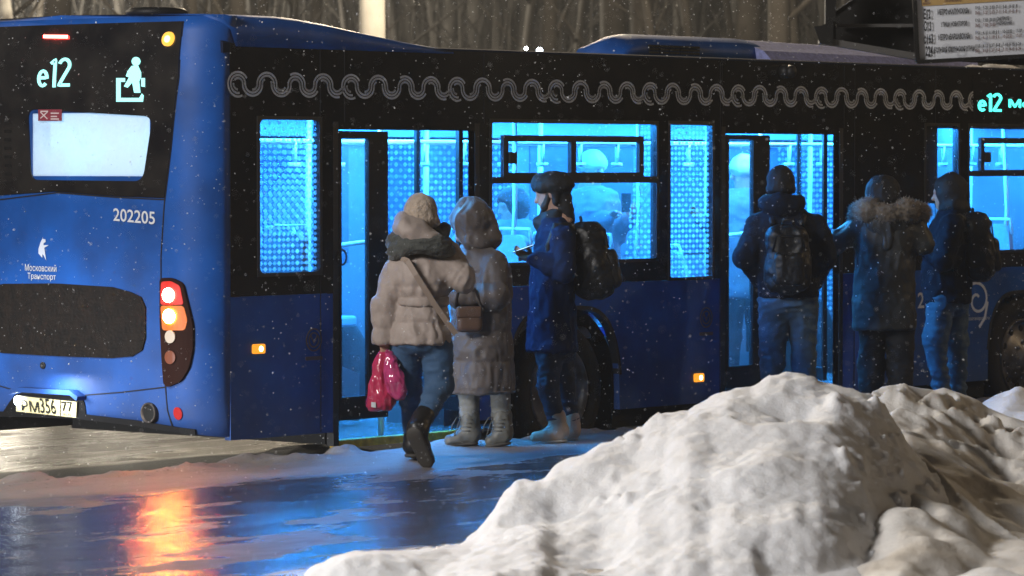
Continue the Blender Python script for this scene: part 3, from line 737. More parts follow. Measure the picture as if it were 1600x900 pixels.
while xw0 < x_end:
    for off in (-.024, 0, .024):
        r = .065
        R_ = [r-off if k % 2 == 0 else r+off for k in range(8)]
        P = []; x = 0.0; up = True
        for k in range(8):
            for i in range(13):
                a = math.pi*(1-i/12) if up else math.pi*(1+i/12)
                rr = (r+off) if up else (r-off)
                if rr < .005: continue
                P.append((x+.065+rr*math.cos(a)*(1 if up else 1), (.002 if up else -.002)+rr*math.sin(a)))
            x += .13; up = not up
        # each printed line breaks where the ornament does
        n = len(P)
        if off > 0: cuts = [(0, 11), (19, 50), (56, n-2)]
        elif off < 0: cuts = [(3, 31), (36, 76), (82, n-5)]
        else: cuts = [(0, n)]
        for a, b in cuts: stroke(P[a:b])
    # curl that opens the motif
    for off, a1 in ((.024, 2.0), (0, 1.75), (-.024, 1.45)):
        rr = .065+off
        stroke([(.065+rr*math.cos(math.pi+t*a1/8*1.0), (.002-.0)+.0+rr*1.15*math.sin(math.pi+t*a1/8)) for t in range(9)])
    xw0 += 1.045
mb.build('wave_ornament', GREYP, bus)
for px, py in ((402, 545), (1090, 590)):
    c = S(px, py); o = side('side_marker', [rrect(c[0]-.052, c[0]+.052, c[1]-.03, c[1]+.03, .012)], glow('marker_side', (1, .34, .02), 1.3), off=.003, th=.018)
    side('marker_bulb', [circ((c[0]+.012, c[1]), .018, 12)], glow('marker_side_core', (1, .72, .35), 9), off=.0215, th=.003, parent=o)
EMB = mat('embossed_badge', (.07, .06, .07), .35)
for px, py in ((490, 531), (1103, 496)):
    c = S(px, py); mb = MB()
    for r in (.075, .05):
        V, F = slab([circ(c, r, 24), circ(c, r-.010, 24)[::-1]], fs(.002), .003); mb.add(V, F)
    V, F = slab([rrect(c[0]-.08, c[0]+.08, c[1]-.13, c[1]-.105, .01)], fs(.002), .003); mb.add(V, F)
    P = ribbon([(c[0]-.03, c[1]+.03), (c[0], c[1]-.02), (c[0]+.035, c[1]+.03)], .012); V, F = slab([P], fs(.002), .003); mb.add(V, F)
    mb.build('fuel_flap', EMB, bus)
def stext(name, s, a, b, c, mt, off=.006, bold=0.0):
    (x0, z0), (x1, z1), (x2, z2) = S(*a), S(*b), S(*c); mb = MB()
    put_text(mb, s, lambda u, v, w: (x0+(x1-x0)*u, -off, z0+(z2-z0)*v), 0, 1, 0, 1, bold); return mb.build(name, mt, bus)
stext('fleet_number', '202205', (1433, 482), (1497, 478), (1433, 457), GREYP, bold=.012)
c = S(1524, 472); mb = MB()
sp = [(c[0]+.02+(.03+.016*t)*math.cos(.9+t*1.05)*1.2, c[1]+.015+(.03+.016*t)*math.sin(.9+t*1.05)) for t in np.linspace(0, 7, 50)]
sp.append((c[0]+.03, c[1]-.26))
V, F = slab([ribbon(sp[:-1], .022)], fs(.003), .003); mb.add(V, F)
P = ribbon([(c[0]+.17, c[1]), (c[0]+.13, c[1]-.13), (c[0]+.05, c[1]-.2)], .026); V, F = slab([P], fs(.0035), .003); mb.add(V, F)
mb.build('side_logo', GREYP, bus)
stext('small_print', 'mostransport.ru', (1508, 503), (1545, 501), (1508, 496), GREYP)
disp = side('route_display', [[(S(1519, 160)[0], S(1519, 186)[1]), (10.4, S(1519, 186)[1]), (10.4, S(1519, 118)[1]), (S(1519, 160)[0], S(1519, 118)[1])]], BLACKG, off=.004, th=.006)
x0, z0 = S(1527, 174); x1, z1 = S(1564, 146); mb = MB()
o = strokes('route_text', E12, lambda u, v: (x0+(x1-x0)*u/1.07, -.0125, z0+(z1-z0)*v), .13, TEAL2, disp)
xa = S(1574, 160)[0]; za = S(1574, 171)[1]; zb2 = S(1574, 155)[1]
put_text(mb, 'Метро', lambda u, v, w: (u, -.0125, v), xa, xa+.72, za, zb2, .03)
mb.build('route_text', TEAL2, disp)
for x in (S(516, 300)[0]-.1, S(1128, 300)[0]-.03, 6.95, 8.05): MB().box((x, -.0065, .34), (x+.006, -.0035, ZR-.02)).build('panel_gap', SEAM, bus)
for px in (537, 755, 1127, 1318): x = S(px, 130)[0]; MB().box((x, -.0068, ZD+.05), (x+.005, -.0036, ZR-.01)).build('panel_gap', SEAM, bus)
MB().tube([S3 for S3 in [(S(1222, 118)[0], -.0, S(1222, 112)[1]), (S(1222, 118)[0], -.07, S(1222, 112)[1])]], .05, 14).lathe((S(1222, 118)[0], -.07, S(1222, 112)[1]), (0, -1, 0), [(0, .05), (.03, .045), (.05, .02), (.055, .002)], 14).build('side_camera', RUBBER, bus, True)

for (cx, cz), r in ((WR, ARR), (WF, ARF)):
    a_ = [(cx+(r-.004)*math.sin(math.pi*(t/40-.5)), 0) for t in range(41)]; a_ = [(x, max(.34, skirt_z(x)-.006)) for x, _ in a_]
    o_ = [(cx+(x-cx)*(r+.022)/r, z+.028*max(0, 1-abs((x-cx)/r)**6)) for x, z in a_]
    V, F = slab([o_[::-1]+a_], lambda u, v, h: (u, .056-h, v), .064); link_mesh('wheel_arch_trim', V, F, RUBBER, bus, False)
# ---- wheels
TYRE = mat('tyre_rubber', (.007, .007, .007), .85, bump=.3, bscale=60)
def wheel(c, front):
    w = thing('wheel', (c[0], .02, c[1])); w.parent = bus; w.location = (c[0]-6, .02-1.25, c[1])
    yo = .045
    prof = [(-.27, .30), (-.28, .44), (-.24, .478), (-.03, .478), (.0, .46), (.012, .40), (.004, .325), (-.02, .31), (-.1, .30)]
    MB().lathe((c[0], yo, c[1]), (0, -1, 0), prof, 48).build('tyre', TYRE, w, True)
    if front: rp = [(-.05, .31), (.008, .312), (.012, .300), (-.015, .285), (-.04, .27), (-.02, .20), (.03, .16), (.035, .11), (.06, .10), (.075, .05), (.076, .005)]
    else: rp = [(-.05, .31), (.004, .312), (.008, .300), (-.02, .285), (-.09, .26), (-.12, .21), (-.13, .15), (-.06, .13), (-.04, .07), (-.035, .005)]
    MB().lathe((c[0], yo, c[1]), (0, -1, 0), rp, 48).build('rim', STEEL, w, True)
    mb = MB()
    for k in range(10):
        a = 2*math.pi*k/10+.2; r = .232; d = -.028 if front else -.103
        mb.lathe((c[0]+r*math.cos(a), yo-d+.004, c[1]+r*math.sin(a)), (0, -1, 0), [(-.006, .026), (.012, .026)], 12)
    mb.build('rim_hole', CHASSIS, w)
    mb = MB()
    for k in range(10):
        a = 2*math.pi*k/10; r = .135 if front else .165; d = .034 if front else -.125
        mb.lathe((c[0]+r*math.cos(a), yo-d, c[1]+r*math.sin(a)), (0, -1, 0), [(-.01, .014), (.018, .014), (.022, .008)], 8)
    mb.build('wheel_nut', STEEL, w)
wheel(WR, False); wheel(WF, True)
# wheel wells and underbody
mb = MB()
mb.box((WR[0]-.7, .34, .1), (WR[0]+.7, .37, 1.2)).box((WF[0]-.66, .34, .1), (WF[0]+.66, .37, 1.2))
for cx_, r_ in ((WR[0], ARR), (WF[0], ARF)):
    for e_ in (-1, 1): mb.box((cx_+e_*(r_+.022)-.008, .053, .12), (cx_+e_*(r_+.022)+.008, .339, .62))
mb.box((.2, .055, .47), (.255, 2.4, .6)); mb.box((.256, .051, .45), (D1[0]-.035, 2.4, .6)); mb.box((D1[0]-.06, .0605, .25), (D1[0]-.032, 2.4, .449)); mb.box((D1[1]+.02, .051, .3), (WR[0]-ARR+.02, .0595, .6)); mb.box((WR[0]+ARR-.02, .051, .2), (D2[0]-.02, .0595, .6)); mb.box((D2[1]+.02, .051, .2), (WF[0]-ARF+.02, .0595, .6)); mb.box((WR[0]+.63, .08, .2), (WF[0]-.6, 2.4, .214))
for (cx, cz), r in ((WR, ARR), (WF, ARF)):
    rg = []
    for yy in (.052, .34): rg.append([(cx+(r+.02)*math.cos(a), yy, cz+(r+.02)*math.sin(a)*.95) for a in np.linspace(0, math.pi, 20)])
    V, F = loft(rg, close=False, caps=False); mb.add(V, F)
mb.build('chassis', CHASSIS, bus)
# far-side wheels carry the bus too
for c in (WR, WF):
    MB().lathe((c[0], 2.45, c[1]), (0, -1, 0), [(0, .3), (.0, .46), (.03, .478), (.25, .478), (.27, .44), (.27, .3)], 32).build('wheel', TYRE, bus, True)
# snow lying on the roof
def snow_lump(px, py, w, h, d=.3, y=.12, n=9):
    x, z = S(px, py, y); V = []; F = []
    nu, nv = 22, 12
    for j in range(nv+1):
        for i in range(nu+1):
            u, v = i/nu*2-1, j/nv*2-1
            e = max(0, 1-u*u-v*v*.9)**.5
            V.append((x+u*w/2, y+(v+1)*d/2, z+h*e*(.7+.5*vnoise(np.array([[u*3+px, v*2, 1.5]]))[0])-.01))
    for j in range(nv):
        for i in range(nu): F.append((j*(nu+1)+i, j*(nu+1)+i+1, (j+1)*(nu+1)+i+1, (j+1)*(nu+1)+i))
    return V, F
mb = MB()
for a in ((742, 89, .16, .07), (725, 88, .22, .035), (1067, 98, .62, .06), (1395, 107, .5, .09, .3, .2), (1575, 107, .9, .05), (640, 86, .2, .03), (902, 93, .16, .03)):
    V, F = snow_lump(*a); mb.add(V, F)
snow_on_roof = mb.build('roof_snow', SNOWP, None, True); tag(snow_on_roof, 'thin lumps of snow lying along the bus roof edge', 'snow', kind='stuff')
# ------------------------------------------------------------------ ground materials
def ground_mat(name, build):
    m = bpy.data.materials.new(name); m.use_nodes = True; nt = m.node_tree
    tc = nt.nodes.new('ShaderNodeTexCoord'); build(nt, nt.nodes['Principled BSDF'], tc.outputs['Object']); return m
def nz(nt, vec, scale, detail=5, stretch=None, rough=.5):
    if stretch:
        mp = nt.nodes.new('ShaderNodeMapping'); mp.inputs['Scale'].default_value = stretch; nt.links.new(vec, mp.inputs[0]); vec = mp.outputs[0]
    n = nt.nodes.new('ShaderNodeTexNoise'); n.inputs['Scale'].default_value = scale; n.inputs['Detail'].default_value = detail; n.inputs['Roughness'].default_value = rough
    nt.links.new(vec, n.inputs['Vector']); return n.outputs['Fac']
def rng_(nt, v, a, b, c=0.0, d=1.0, smooth=True):
    r = nt.nodes.new('ShaderNodeMapRange'); r.interpolation_type = 'SMOOTHSTEP' if smooth else 'LINEAR'
    for i, k in enumerate((a, b, c, d)): r.inputs[i+1].default_value = k
    nt.links.new(v, r.inputs[0]); return r.outputs[0]
def mixc(nt, f, a, b):
    x = nt.nodes.new('ShaderNodeMix'); x.data_type = 'RGBA'; nt.links.new(f, x.inputs[0])
    for i, k in ((6, a), (7, b)):
        if isinstance(k, tuple): x.inputs[i].default_value = k+(1,)
        else: nt.links.new(k, x.inputs[i])
    return x.outputs[2]
def bumpn(nt, b, hs, strength=.5, dist=.02):
    h = hs[0]
    for k in hs[1:]: h = math_node(nt, 'ADD', h, k)
    u = nt.nodes.new('ShaderNodeBump'); u.inputs['Strength'].default_value = strength; u.inputs['Distance'].default_value = dist
    nt.links.new(h, u.inputs['Height']); nt.links.new(u.outputs[0], b.inputs['Normal'])

def pave(nt, b, V):
    sp = nt.nodes.new('ShaderNodeSeparateXYZ'); nt.links.new(V, sp.inputs[0]); y = sp.outputs[1]
    warp = nz(nt, V, 1.1, 4, (.45, 1, 1)); fine = nz(nt, V, 7, 6, (.5, 1, 1), .6); streak = nz(nt, V, 1.9, 6, (.5, 1.1, 1), .62)
    yy = math_node(nt, 'ADD', y, math_node(nt, 'MULTIPLY', math_node(nt, 'SUBTRACT', warp, .5), 1.3))
    near = rng_(nt, yy, -1.6, -.85)                                   # packed snow by the kerb
    far_ = rng_(nt, yy, -4.5, -5.2)                                     # dull slush towards the heap
    patch = rng_(nt, streak, .53, .60)
    snow = math_node(nt, 'MAXIMUM', math_node(nt, 'MAXIMUM', near, math_node(nt, 'MULTIPLY', far_, .8)), math_node(nt, 'MULTIPLY', patch, .55))
    snow = math_node(nt, 'MULTIPLY', snow, rng_(nt, fine, .22, .5, .75, 1))
    spots = rng_(nt, nz(nt, V, 34, 3), .62, .72)
    c = mixc(nt, snow, (.035, .034, .036), (.25, .225, .215)); c = mixc(nt, math_node(nt, 'MULTIPLY', spots, .5), c, (.03, .025, .02))
    nt.links.new(c, b.inputs['Base Color'])
    rg = math_node(nt, 'ADD', rng_(nt, snow, .05, .9, .17, .62), math_node(nt, 'MULTIPLY', rng_(nt, fine, .4, .7), .10)); nt.links.new(rg, b.inputs['Roughness'])
    b.inputs['Specular IOR Level'].default_value = .55
    bumpn(nt, b, [math_node(nt, 'MULTIPLY', nz(nt, V, 60, 4), .35), math_node(nt, 'MULTIPLY', fine, .5), math_node(nt, 'MULTIPLY', streak, .6)], .42, .02)
PAVE = ground_mat('pavement_ice', pave)
def roadm(nt, b, V):
    sp = nt.nodes.new('ShaderNodeSeparateXYZ'); nt.links.new(V, sp.inputs[0]); y = sp.outputs[1]
    g = nz(nt, V, 24, 5, None, .75); tr = nz(nt, V, 1.6, 5, (.3, 1.6, 1), .6); w = nz(nt, V, .8, 3, (.3, 1, 1))
    yy = math_node(nt, 'ADD', y, math_node(nt, 'MULTIPLY', math_node(nt, 'SUBTRACT', w, .5), .25))
    sl = math_node(nt, 'MULTIPLY', rng_(nt, yy, 2.15, 2.4), rng_(nt, tr, .38, .58, .22, 1))
    nt.links.new(mixc(nt, sl, (.012, .011, .010), (.20, .19, .165)), b.inputs['Base Color'])
    nt.links.new(rng_(nt, sl, 0, 1, .6, .20), b.inputs['Roughness'])
    bumpn(nt, b, [g, math_node(nt, 'MULTIPLY', tr, 1.2)], 1.0, .05)
ROAD = ground_mat('road_slush', roadm)
def snowm(dirtamt, base=(.80, .80, .815)):
    def f(nt, b, V):
        big = nz(nt, V, 1.2, 5); fi = nz(nt, V, 9, 8, None, .62); sp_ = nz(nt, V, 45, 3)
        d = math_node(nt, 'MULTIPLY', rng_(nt, big, .45, .72), dirtamt)
        d = math_node(nt, 'ADD', d, math_node(nt, 'MULTIPLY', rng_(nt, sp_, .66, .74), .25))
        nt.links.new(mixc(nt, d, base, (.34, .27, .19)), b.inputs['Base Color'])
        b.inputs['Roughness'].default_value = .72; b.inputs['Subsurface Weight'].default_value = .45; b.inputs['Subsurface Radius'].default_value = (.05, .045, .04); b.inputs['Subsurface Scale'].default_value = 1.2
        bumpn(nt, b, [math_node(nt, 'MULTIPLY', fi, 1.0), math_node(nt, 'MULTIPLY', nz(nt, V, 120, 2), .35), math_node(nt, 'MULTIPLY', nz(nt, V, 28, 3), .5)], .36, .03)
    return f
SNOW1 = ground_mat('snow_clean', snowm(.12)); SNOW2 = ground_mat('snow_dirty_shaded', snowm(.6, (.72, .69, .65)))  # right heap: real dirt, with its shade also put into the base colour
VERGE = mat('verge_snow', (.16, .145, .13), .9, vary=.6, vscale=.8)
HILLM = mat('hill_litter', (.085, .070, .055), .95, dirt=(.20, .185, .17), vscale=.5)

# ------------------------------------------------------------------ setting
def structure(name, V, F, m, smooth=True):
    o = link_mesh(name, V, F, m, None, smooth, origin=np.zeros(3)); o['kind'] = 'structure'; return o
def grid(xs, ys, zf):
    X, Y = np.meshgrid(xs, ys); P = np.stack([X.ravel(), Y.ravel(), np.zeros(X.size)], 1); P = zf(P); nx = len(xs)
    F = [(j*nx+i, j*nx+i+1, (j+1)*nx+i+1, (j+1)*nx+i) for j in range(len(ys)-1) for i in range(nx-1)]
    return P, F
structure('ground', [(-400, -400, -.012), (400, -400, -.012), (400, 500, -.012), (-400, 500, -.012)], [(0, 1, 2, 3)], VERGE)
xs = np.concatenate([[-80, -40, -20], np.arange(-12, 14, .1), [20, 40, 80, 140]]); ys_ = np.concatenate([[-.3, -.1], np.arange(0, 3.2, .06), [4, 6, 9, 11]])
def rz_(P):
    k = sstep(2.0, 2.4, P[:, 1]); P[:, 2] = .012*k*fbm(P*[.9, 5, 1], 3, 5)+.010*k*fbm(P*[3, 9, 1], 2, 8)*.5; return P
V, F = grid(xs, ys_, rz_); structure('road', V, F, ROAD)
KERB = -.15
xs = np.concatenate([[-80, -40, -20, -12], np.arange(-9, 10, .045), [12, 20, 40, 80, 140]])
ys_ = np.concatenate([[-60, -20, -10, -7], np.arange(-5.6, -.85, .06), np.arange(-.85, KERB+.001, .025)])
def pz(P):
    P[:, 2] = .2
    t = sstep(-.62, -.2, P[:, 1]); n = fbm(P*[4, 6, 1], 4, 3)
    P[:, 2] += .004*fbm(P*[1.5, 3, 1], 3, 9)+t*(.016+.032*np.maximum(0, n)*sstep(4.0, .5, P[:, 0])+.010*n+.010*fbm(P*[13, 13, 1], 2, 4))
    e = P[:, 1] > KERB-.02; P[e, 1] += .05*fbm(P[e]*[3.2, 0, 1], 4, 21); P[e, 2] -= .012
    return P
V, F = grid(xs, ys_, pz); nx = len(xs); n0 = len(V)-nx
low = V[n0:].copy(); low[:, 2] = -.01; low[:, 1] += .015; k = len(V); V = np.concatenate([V, low])
F += [(n0+i, n0+i+1, k+i+1, k+i) for i in range(nx-1)]
structure('pavement', V, F, PAVE)
# wooded slope behind the road
def hz(P):
    s, d = P[:, 0].copy(), P[:, 1].copy()
    w = CAM+d[:, None]*FWH+s[:, None]*_rt
    z = 13*sstep(72, 118, d)+.8*fbm(np.stack([s*.06, d*.06, s*0], 1), 3, 2)*sstep(60, 80, d)-.3
    return np.stack([w[:, 0], w[:, 1], z], 1)
V, F = grid(np.linspace(-60, 60, 60), np.linspace(55, 190, 50), hz); structure('hill', V, F, HILLM)

# ------------------------------------------------------------------ snow heaps
def heap(name, table, s0, s1, d0, d1, front, res, noise, floor, label, matl, spine=None):
    T = np.array(table, float)
    s = np.arange(s0, s1, res); d = np.arange(d0, d1, res)
    Sg, D = np.meshgrid(s, d); sg, dg = Sg.ravel(), D.ravel(); px = 800+FPX*sg/dg
    py = np.interp(px, T[:, 0], T[:, 1]); dc = np.interp(px, T[:, 0], T[:, 2])
    e = dc-dg
    pg = np.arange(T[0, 0]-200, T[-1, 0]+200, 4.0); yg = np.interp(pg, T[:, 0], T[:, 1]); kk = np.exp(-.5*(np.arange(-60, 61)*4/50.0)**2); kk /= kk.sum()
    ysm = np.convolve(np.pad(yg, 60, mode='edge'), kk, 'valid'); w = sstep(.05, .9, e); py = py*(1-w)+(np.interp(px, pg, ysm)+4)*w
    zc = CAM[2]-(py-256.5)/FPX*dc
    ends = sstep(T[0, 0]-(60 if T[0, 0] < 600 else 170), T[0, 0], px)*sstep(T[-1, 0]+60, T[-1, 0], px)
    front_ = front*(.15+.85*sstep(720, 980, px)) if T[0, 0] < 600 else front
    z = np.where(e > 0, zc-front_*(np.sqrt(e*e+.12)-.346), zc-.85*(-e))
    if spine is not None:
        ps = np.interp(dg, *spine); ds = np.maximum(0, (px-ps)*dg/FPX); z = z-.20*ds*sstep(0, .25, ds)*np.clip(e+.35, 0, 1)
    P = np.stack([sg, dg*.75, z*1.5], 1)
    z = z+noise(P, px, e)
    z = .14+(z-.14)*ends if False else np.where(ends < 1, z-(1-ends)*1.2, z)
    z = np.maximum(z, floor(P, px)); w = CAM+dg[:, None]*FWH+sg[:, None]*_rt; V = np.stack([w[:, 0], w[:, 1], z], 1)
    nx = len(s); keep = z > .19
    F = []
    kk = keep.reshape(len(d), nx)
    cell = kk[:-1, :-1] | kk[1:, :-1] | kk[:-1, 1:] | kk[1:, 1:]
    J, I = np.nonzero(cell)
    F = [(j*nx+i, j*nx+i+1, (j+1)*nx+i+1, (j+1)*nx+i) for j, i in zip(J.tolist(), I.tolist())]
    used = np.zeros(len(V), bool)
    for f in F: used[list(f)] = True
    mp = np.cumsum(used)-1
    o = link_mesh(name, V[used], [tuple(mp[i] for i in f) for f in F], matl, None, True)
    return tag(o, label, 'snow pile')
T1 = [(470, 905, 17.1), (480, 897, 17.2), (538, 872, 17.3), (588, 867, 17.4), (650, 864, 17.55), (720, 847, 18.1), (748, 824, 18.3), (770, 797, 18.45), (786, 768, 18.6), (806, 748, 18.7), (848, 748, 18.75), (868, 729, 18.9), (914, 712, 19.0), (937, 698, 19.1), (995, 673, 19.2), (1034, 645, 19.3), (1076, 640, 19.3), (1110, 618, 19.4), (1144, 604, 19.4), (1176, 602, 19.45), (1200, 583, 19.5), (1227, 577, 19.5), (1261, 581, 19.5), (1280, 592, 19.45), (1329, 600, 19.4), (1363, 618, 19.35), (1420, 690, 19.2), (1500, 790, 19), (1620, 900, 19)]
def n1(P, px, e):
    c = sstep(-.1, .6, e)*.8+.2
    a = fbm(P*[1.3, 1.3, 1.3], 3, 31, .42); m = fbm(P*[3.1, 3.1, 3.1], 2, 35); crumb = np.maximum(0, fbm(P*[8, 8, 8], 3, 51)-.05)*sstep(-.2, .5, vnoise(P*1.6, 91)); dent = np.maximum(0, vnoise(P*[2.1, 2.1, 2.1]+3.3, 61)-.3)
    return c*(.085*a+.018*m)+.055*crumb+.008*fbm(P*[17, 17, 17], 2, 53)-.13*dent*c*sstep(.15, .7, e)
def fl1(P, px): return .17+.06*sstep(900, 1250, px)+.03*fbm(P*[2, 2, 1], 3, 71)*sstep(800, 1100, px)
heap('snow_pile', T1, -1.25, 2.6, 15.4, 21.2, .27, .017, n1, fl1, 'largest smooth snow heap filling the lower right corner', SNOW1, ([16.0, 17.3, 18.4, 19.3], [1190, 1250, 1318, 1350]))
T2 = [(1240, 800, 21.0), (1300, 690, 21.2), (1340, 640, 21.4), (1363, 618, 21.5), (1378, 603, 21.6), (1408, 598, 21.6), (1461, 608, 21.7), (1476, 604, 21.7), (1500, 612, 21.7), (1529, 624, 21.7), (1544, 636, 21.7), (1578, 652, 21.6), (1640, 668, 21.5), (1760, 720, 21.5)]
def n2(P, px, e):
    a = fbm(P*[2.0, 2.0, 1], 4, 32); b = np.abs(fbm(P*[4.2, 3.4, 1]+5, 3, 42)); g = fbm(P*[11, 9, 1], 3, 52)
    rid = np.abs(fbm(P*[3.0, .8, 1]+[P[:, 1]*.0], 2, 47)[:] if False else fbm(np.stack([P[:, 0]*2.6+P[:, 1]*1.6, P[:, 1]*.5-P[:, 0]*.3, P[:, 0]*0], 1), 2, 47))
    k = sstep(0, .35, e)
    sg_, dg_ = P[:, 0], P[:, 1]/.75; t = sstep(.5, 1.6, e); tilt = np.clip(.06-.10*(sg_-1.35), -.3, .30)*t
    return tilt+.04*a*(.3+k)+k*(.13*sstep(1.9, .3, e)*(.35-b)+.03*g*sstep(2.2, .4, e))-.07*rid*sstep(.9, 2.0, e)
def fl2(P, px): return .17+.05*sstep(1250, 1400, px)+.04*fbm(P*[2, 2, 1], 3, 72)
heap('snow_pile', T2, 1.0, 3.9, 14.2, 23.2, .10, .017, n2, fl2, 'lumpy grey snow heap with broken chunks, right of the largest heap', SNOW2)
T3 = [(1480, 665, 23.4), (1530, 642, 23.4), (1556, 626, 23.4), (1585, 617, 23.4), (1640, 611, 23.4), (1720, 618, 23.4), (1800, 660, 23.4)]
heap('snow_bank', T3, 2.4, 4.4, 20.6, 24.6, .22, .03, lambda P, px, e: .05*fbm(P*3.0, 4, 77), lambda P, px: .17+.0*px, 'low pale snow bank beside the front wheel at the right edge', SNOW1)

# ------------------------------------------------------------------ street lamps
POLEW = mat('lamp_post_white', (.62, .60, .55), .5, vary=.25, vscale=3); LAMPG = glow('lamp_glass', (1, .9, .7), 8)
def street_lamp(base, head, label, r=.17):
    base = np.array(base, float); head = np.array(head, float)
    t = thing('street_lamp', base, 0, label, 'street lamp')
    MB().tube([base, base+[0, 0, 3.], (base[0], base[1], head[2]+.3)], [r, r*.97, r*.55], 24).build('post', POLEW, t, True)
    MB().tube([(base[0], base[1], head[2]+.2), (head[0]*.5+base[0]*.5, head[1]*.5+base[1]*.5, head[2]+.42), (head[0], head[1], head[2]+.38)], .05, 12).build('arm', POLEW, t, True)
    d = head-base; d[2] = 0; d /= np.linalg.norm(d)+1e-9; n = np.array([-d[1], d[0], 0])
    MB().obox((head[0], head[1], head[2]+.36), d*.4, n*.16, (0, 0, .06)).build('lamp_head', DARK, t)
    return t
bp = at(582, 256, 45)
street_lamp((bp[0], bp[1], 0), LAMP_FAR, 'thick white lamp post rising behind the bus roof', .165)
street_lamp((LAMP_NEAR[0]-.9, LAMP_NEAR[1]-.9, .2), LAMP_NEAR, 'street lamp over the pavement behind the rear of the bus', .1)
street_lamp((LAMP_WOOD[0], LAMP_WOOD[1]+1.6, 0), LAMP_WOOD, 'street lamp at the foot of the wood on the far roadside', .1)
street_lamp((LAMP_AV[0], LAMP_AV[1]+1.6, 0), LAMP_AV, 'street lamp farther up the far roadside', .1)
street_lamp((-3.0, -26.2, .2), (-3.0, -25.0, 8.5), 'unseen warm fill lamp added on the pavement behind the viewer', .1)
street_lamp((13.0, -8.6, .2), (13.0, -7.0, 6.5), 'warm street lamp on the pavement ahead of the bus', .1)
for px, py, d, r, s, lab in ((843, 80, 47, .036, 60, 'brighter white lamp far off in the wood behind the bus roof'), (822, 76, 48, .016, 35, 'small dim lamp left of the brighter lamp in the far wood')):
    p = at(px, py, d); t = thing('distant_lamp', (p[0], p[1], 0), 0, lab, 'lamp')
    MB().lathe(p, (0, 0, 1), [(-r, .02), (-r*.7, r*.7), (0, r), (r*.7, r*.7), (r, .02)], 14).build('bulb', glow('distant_bulb', (.8, .92, 1), 45), t, True)
    MB().tube([(p[0], p[1], 0), (p[0], p[1], p[2]-r)], .05, 8).build('post', DARK, t)

# ------------------------------------------------------------------ bare trees of the wood
BARK = mat('bark', (.030, .026, .022), .9, dirt=(.06, .055, .05), vscale=3, bump=.4, bscale=12)
BIRCH = mat('birch_bark', (.5, .5, .48), .8, dirt=(.06, .05, .05), vscale=4)
def tree_mesh(seed, h, r0):
    rd = random.Random(seed); tr = MB(); cr = MB()
    def grow(p, d, L, r, lev, mb):
        n = 5; P = [p]; q = np.array(p, float); d = np.array(d, float)
        for i in range(n):
            d = d+np.array([rd.gauss(0, .07), rd.gauss(0, .07), rd.gauss(0, .05)+(.03 if lev else 0)]); d /= np.linalg.norm(d); q = q+d*L/n; P.append(q.copy())
        mb.tube(P, [r*(1-.75*i/n) for i in range(n+1)], 7 if lev == 0 else (5 if lev == 1 else 3))
        if lev >= 3: return
        k = (16, 6, 4)[lev]
        for j in range(k):
            t = rd.uniform(.22 if lev == 0 else .25, .98); i = min(n-1, int(t*n)); b = P[i]+(P[i+1]-P[i])*(t*n-i)
            az = rd.uniform(0, 6.283); up = rd.uniform(.15, .8)
            nd = np.array([math.cos(az), math.sin(az), up]); nd = nd+(P[i+1]-P[i])/np.linalg.norm(P[i+1]-P[i])*.5; nd /= np.linalg.norm(nd)
            grow(b, nd, L*rd.uniform(.22, .40)*(1.15-.4*t) if lev == 0 else L*rd.uniform(.35, .6), r*(1-.75*t)*rd.uniform(.18, .34), lev+1, cr)
    grow((0, 0, -.3), (rd.gauss(0, .03), rd.gauss(0, .03), 1), h, r0, 0, tr); return tr, cr
protos = []
for i, (h, r0) in enumerate(((13, .17), (16, .22), (11, .12), (14, .15))):
    tr, cr = tree_mesh(40+i, h, r0)
    t = thing('bare_tree', (0, 0, 0)); tr.build('trunk', BARK, t, True, local=True); cr.build('crown', BARK, t, True, local=True); protos.append(t)
tl_ = random.Random(5); cnt = 0
for i in range(90):
    d = 52+46*(i/89)**.9+tl_.uniform(-2, 2); px = tl_.uniform(-60, 1660); p = at(px, 256, d)
    if i < 4: t = protos[i]
    else:
        src = protos[tl_.randrange(4)]; t = src.copy(); col.objects.link(t)
        for ch in src.children:
            c = ch.copy(); col.objects.link(c); c.parent = t
    z = 13*float(sstep(72, 118, np.array([d]))[0])
    t.location = (p[0], p[1], z*.9); t.rotation_euler = (0, 0, tl_.uniform(0, 6.28)); sc_ = tl_.uniform(.8, 1.25); t.scale = (sc_, sc_, sc_)
    tag(t, 'leafless dark tree in the blurred wood behind the bus', 'tree', 'bare trees in the wood behind the bus')
for px, d, lab in ((56, 47, 'pale birch trunk lit white above the bus rear, thicker of two'), (27, 50, 'thin pale birch at the top left corner above the bus')):
    p = at(px, 256, d); tr, cr = tree_mesh(int(px), 12, .13 if px > 40 else .07); t = thing('birch_tree', (p[0], p[1], 0), 0, lab, 'tree')
    tr.build('trunk', BIRCH, t, True, local=True); cr.build('crown', BARK, t, True, local=True)
mb = MB(); rb = random.Random(9)
for i in range(1500):
    d = rb.uniform(72, 104); p = at(rb.uniform(-80, 1680), 256, d); z = 12*float(sstep(72, 118, np.array([d]))[0]); h = rb.uniform(2, 8)
    a, b = rb.gauss(0, .1)*h, rb.gauss(0, .1)*h; r = rb.uniform(.015, .05)
    mb.tube([(p[0], p[1], z-.3), (p[0]+a*.4, p[1]+b*.4, z+h*.5), (p[0]+a, p[1]+b, z+h)], [r, r*.7, r*.2], 3, caps=False)
o = mb.build('undergrowth', BARK, None, True); tag(o, 'thicket of thin bare stems covering the wooded slope', 'undergrowth', kind='stuff')

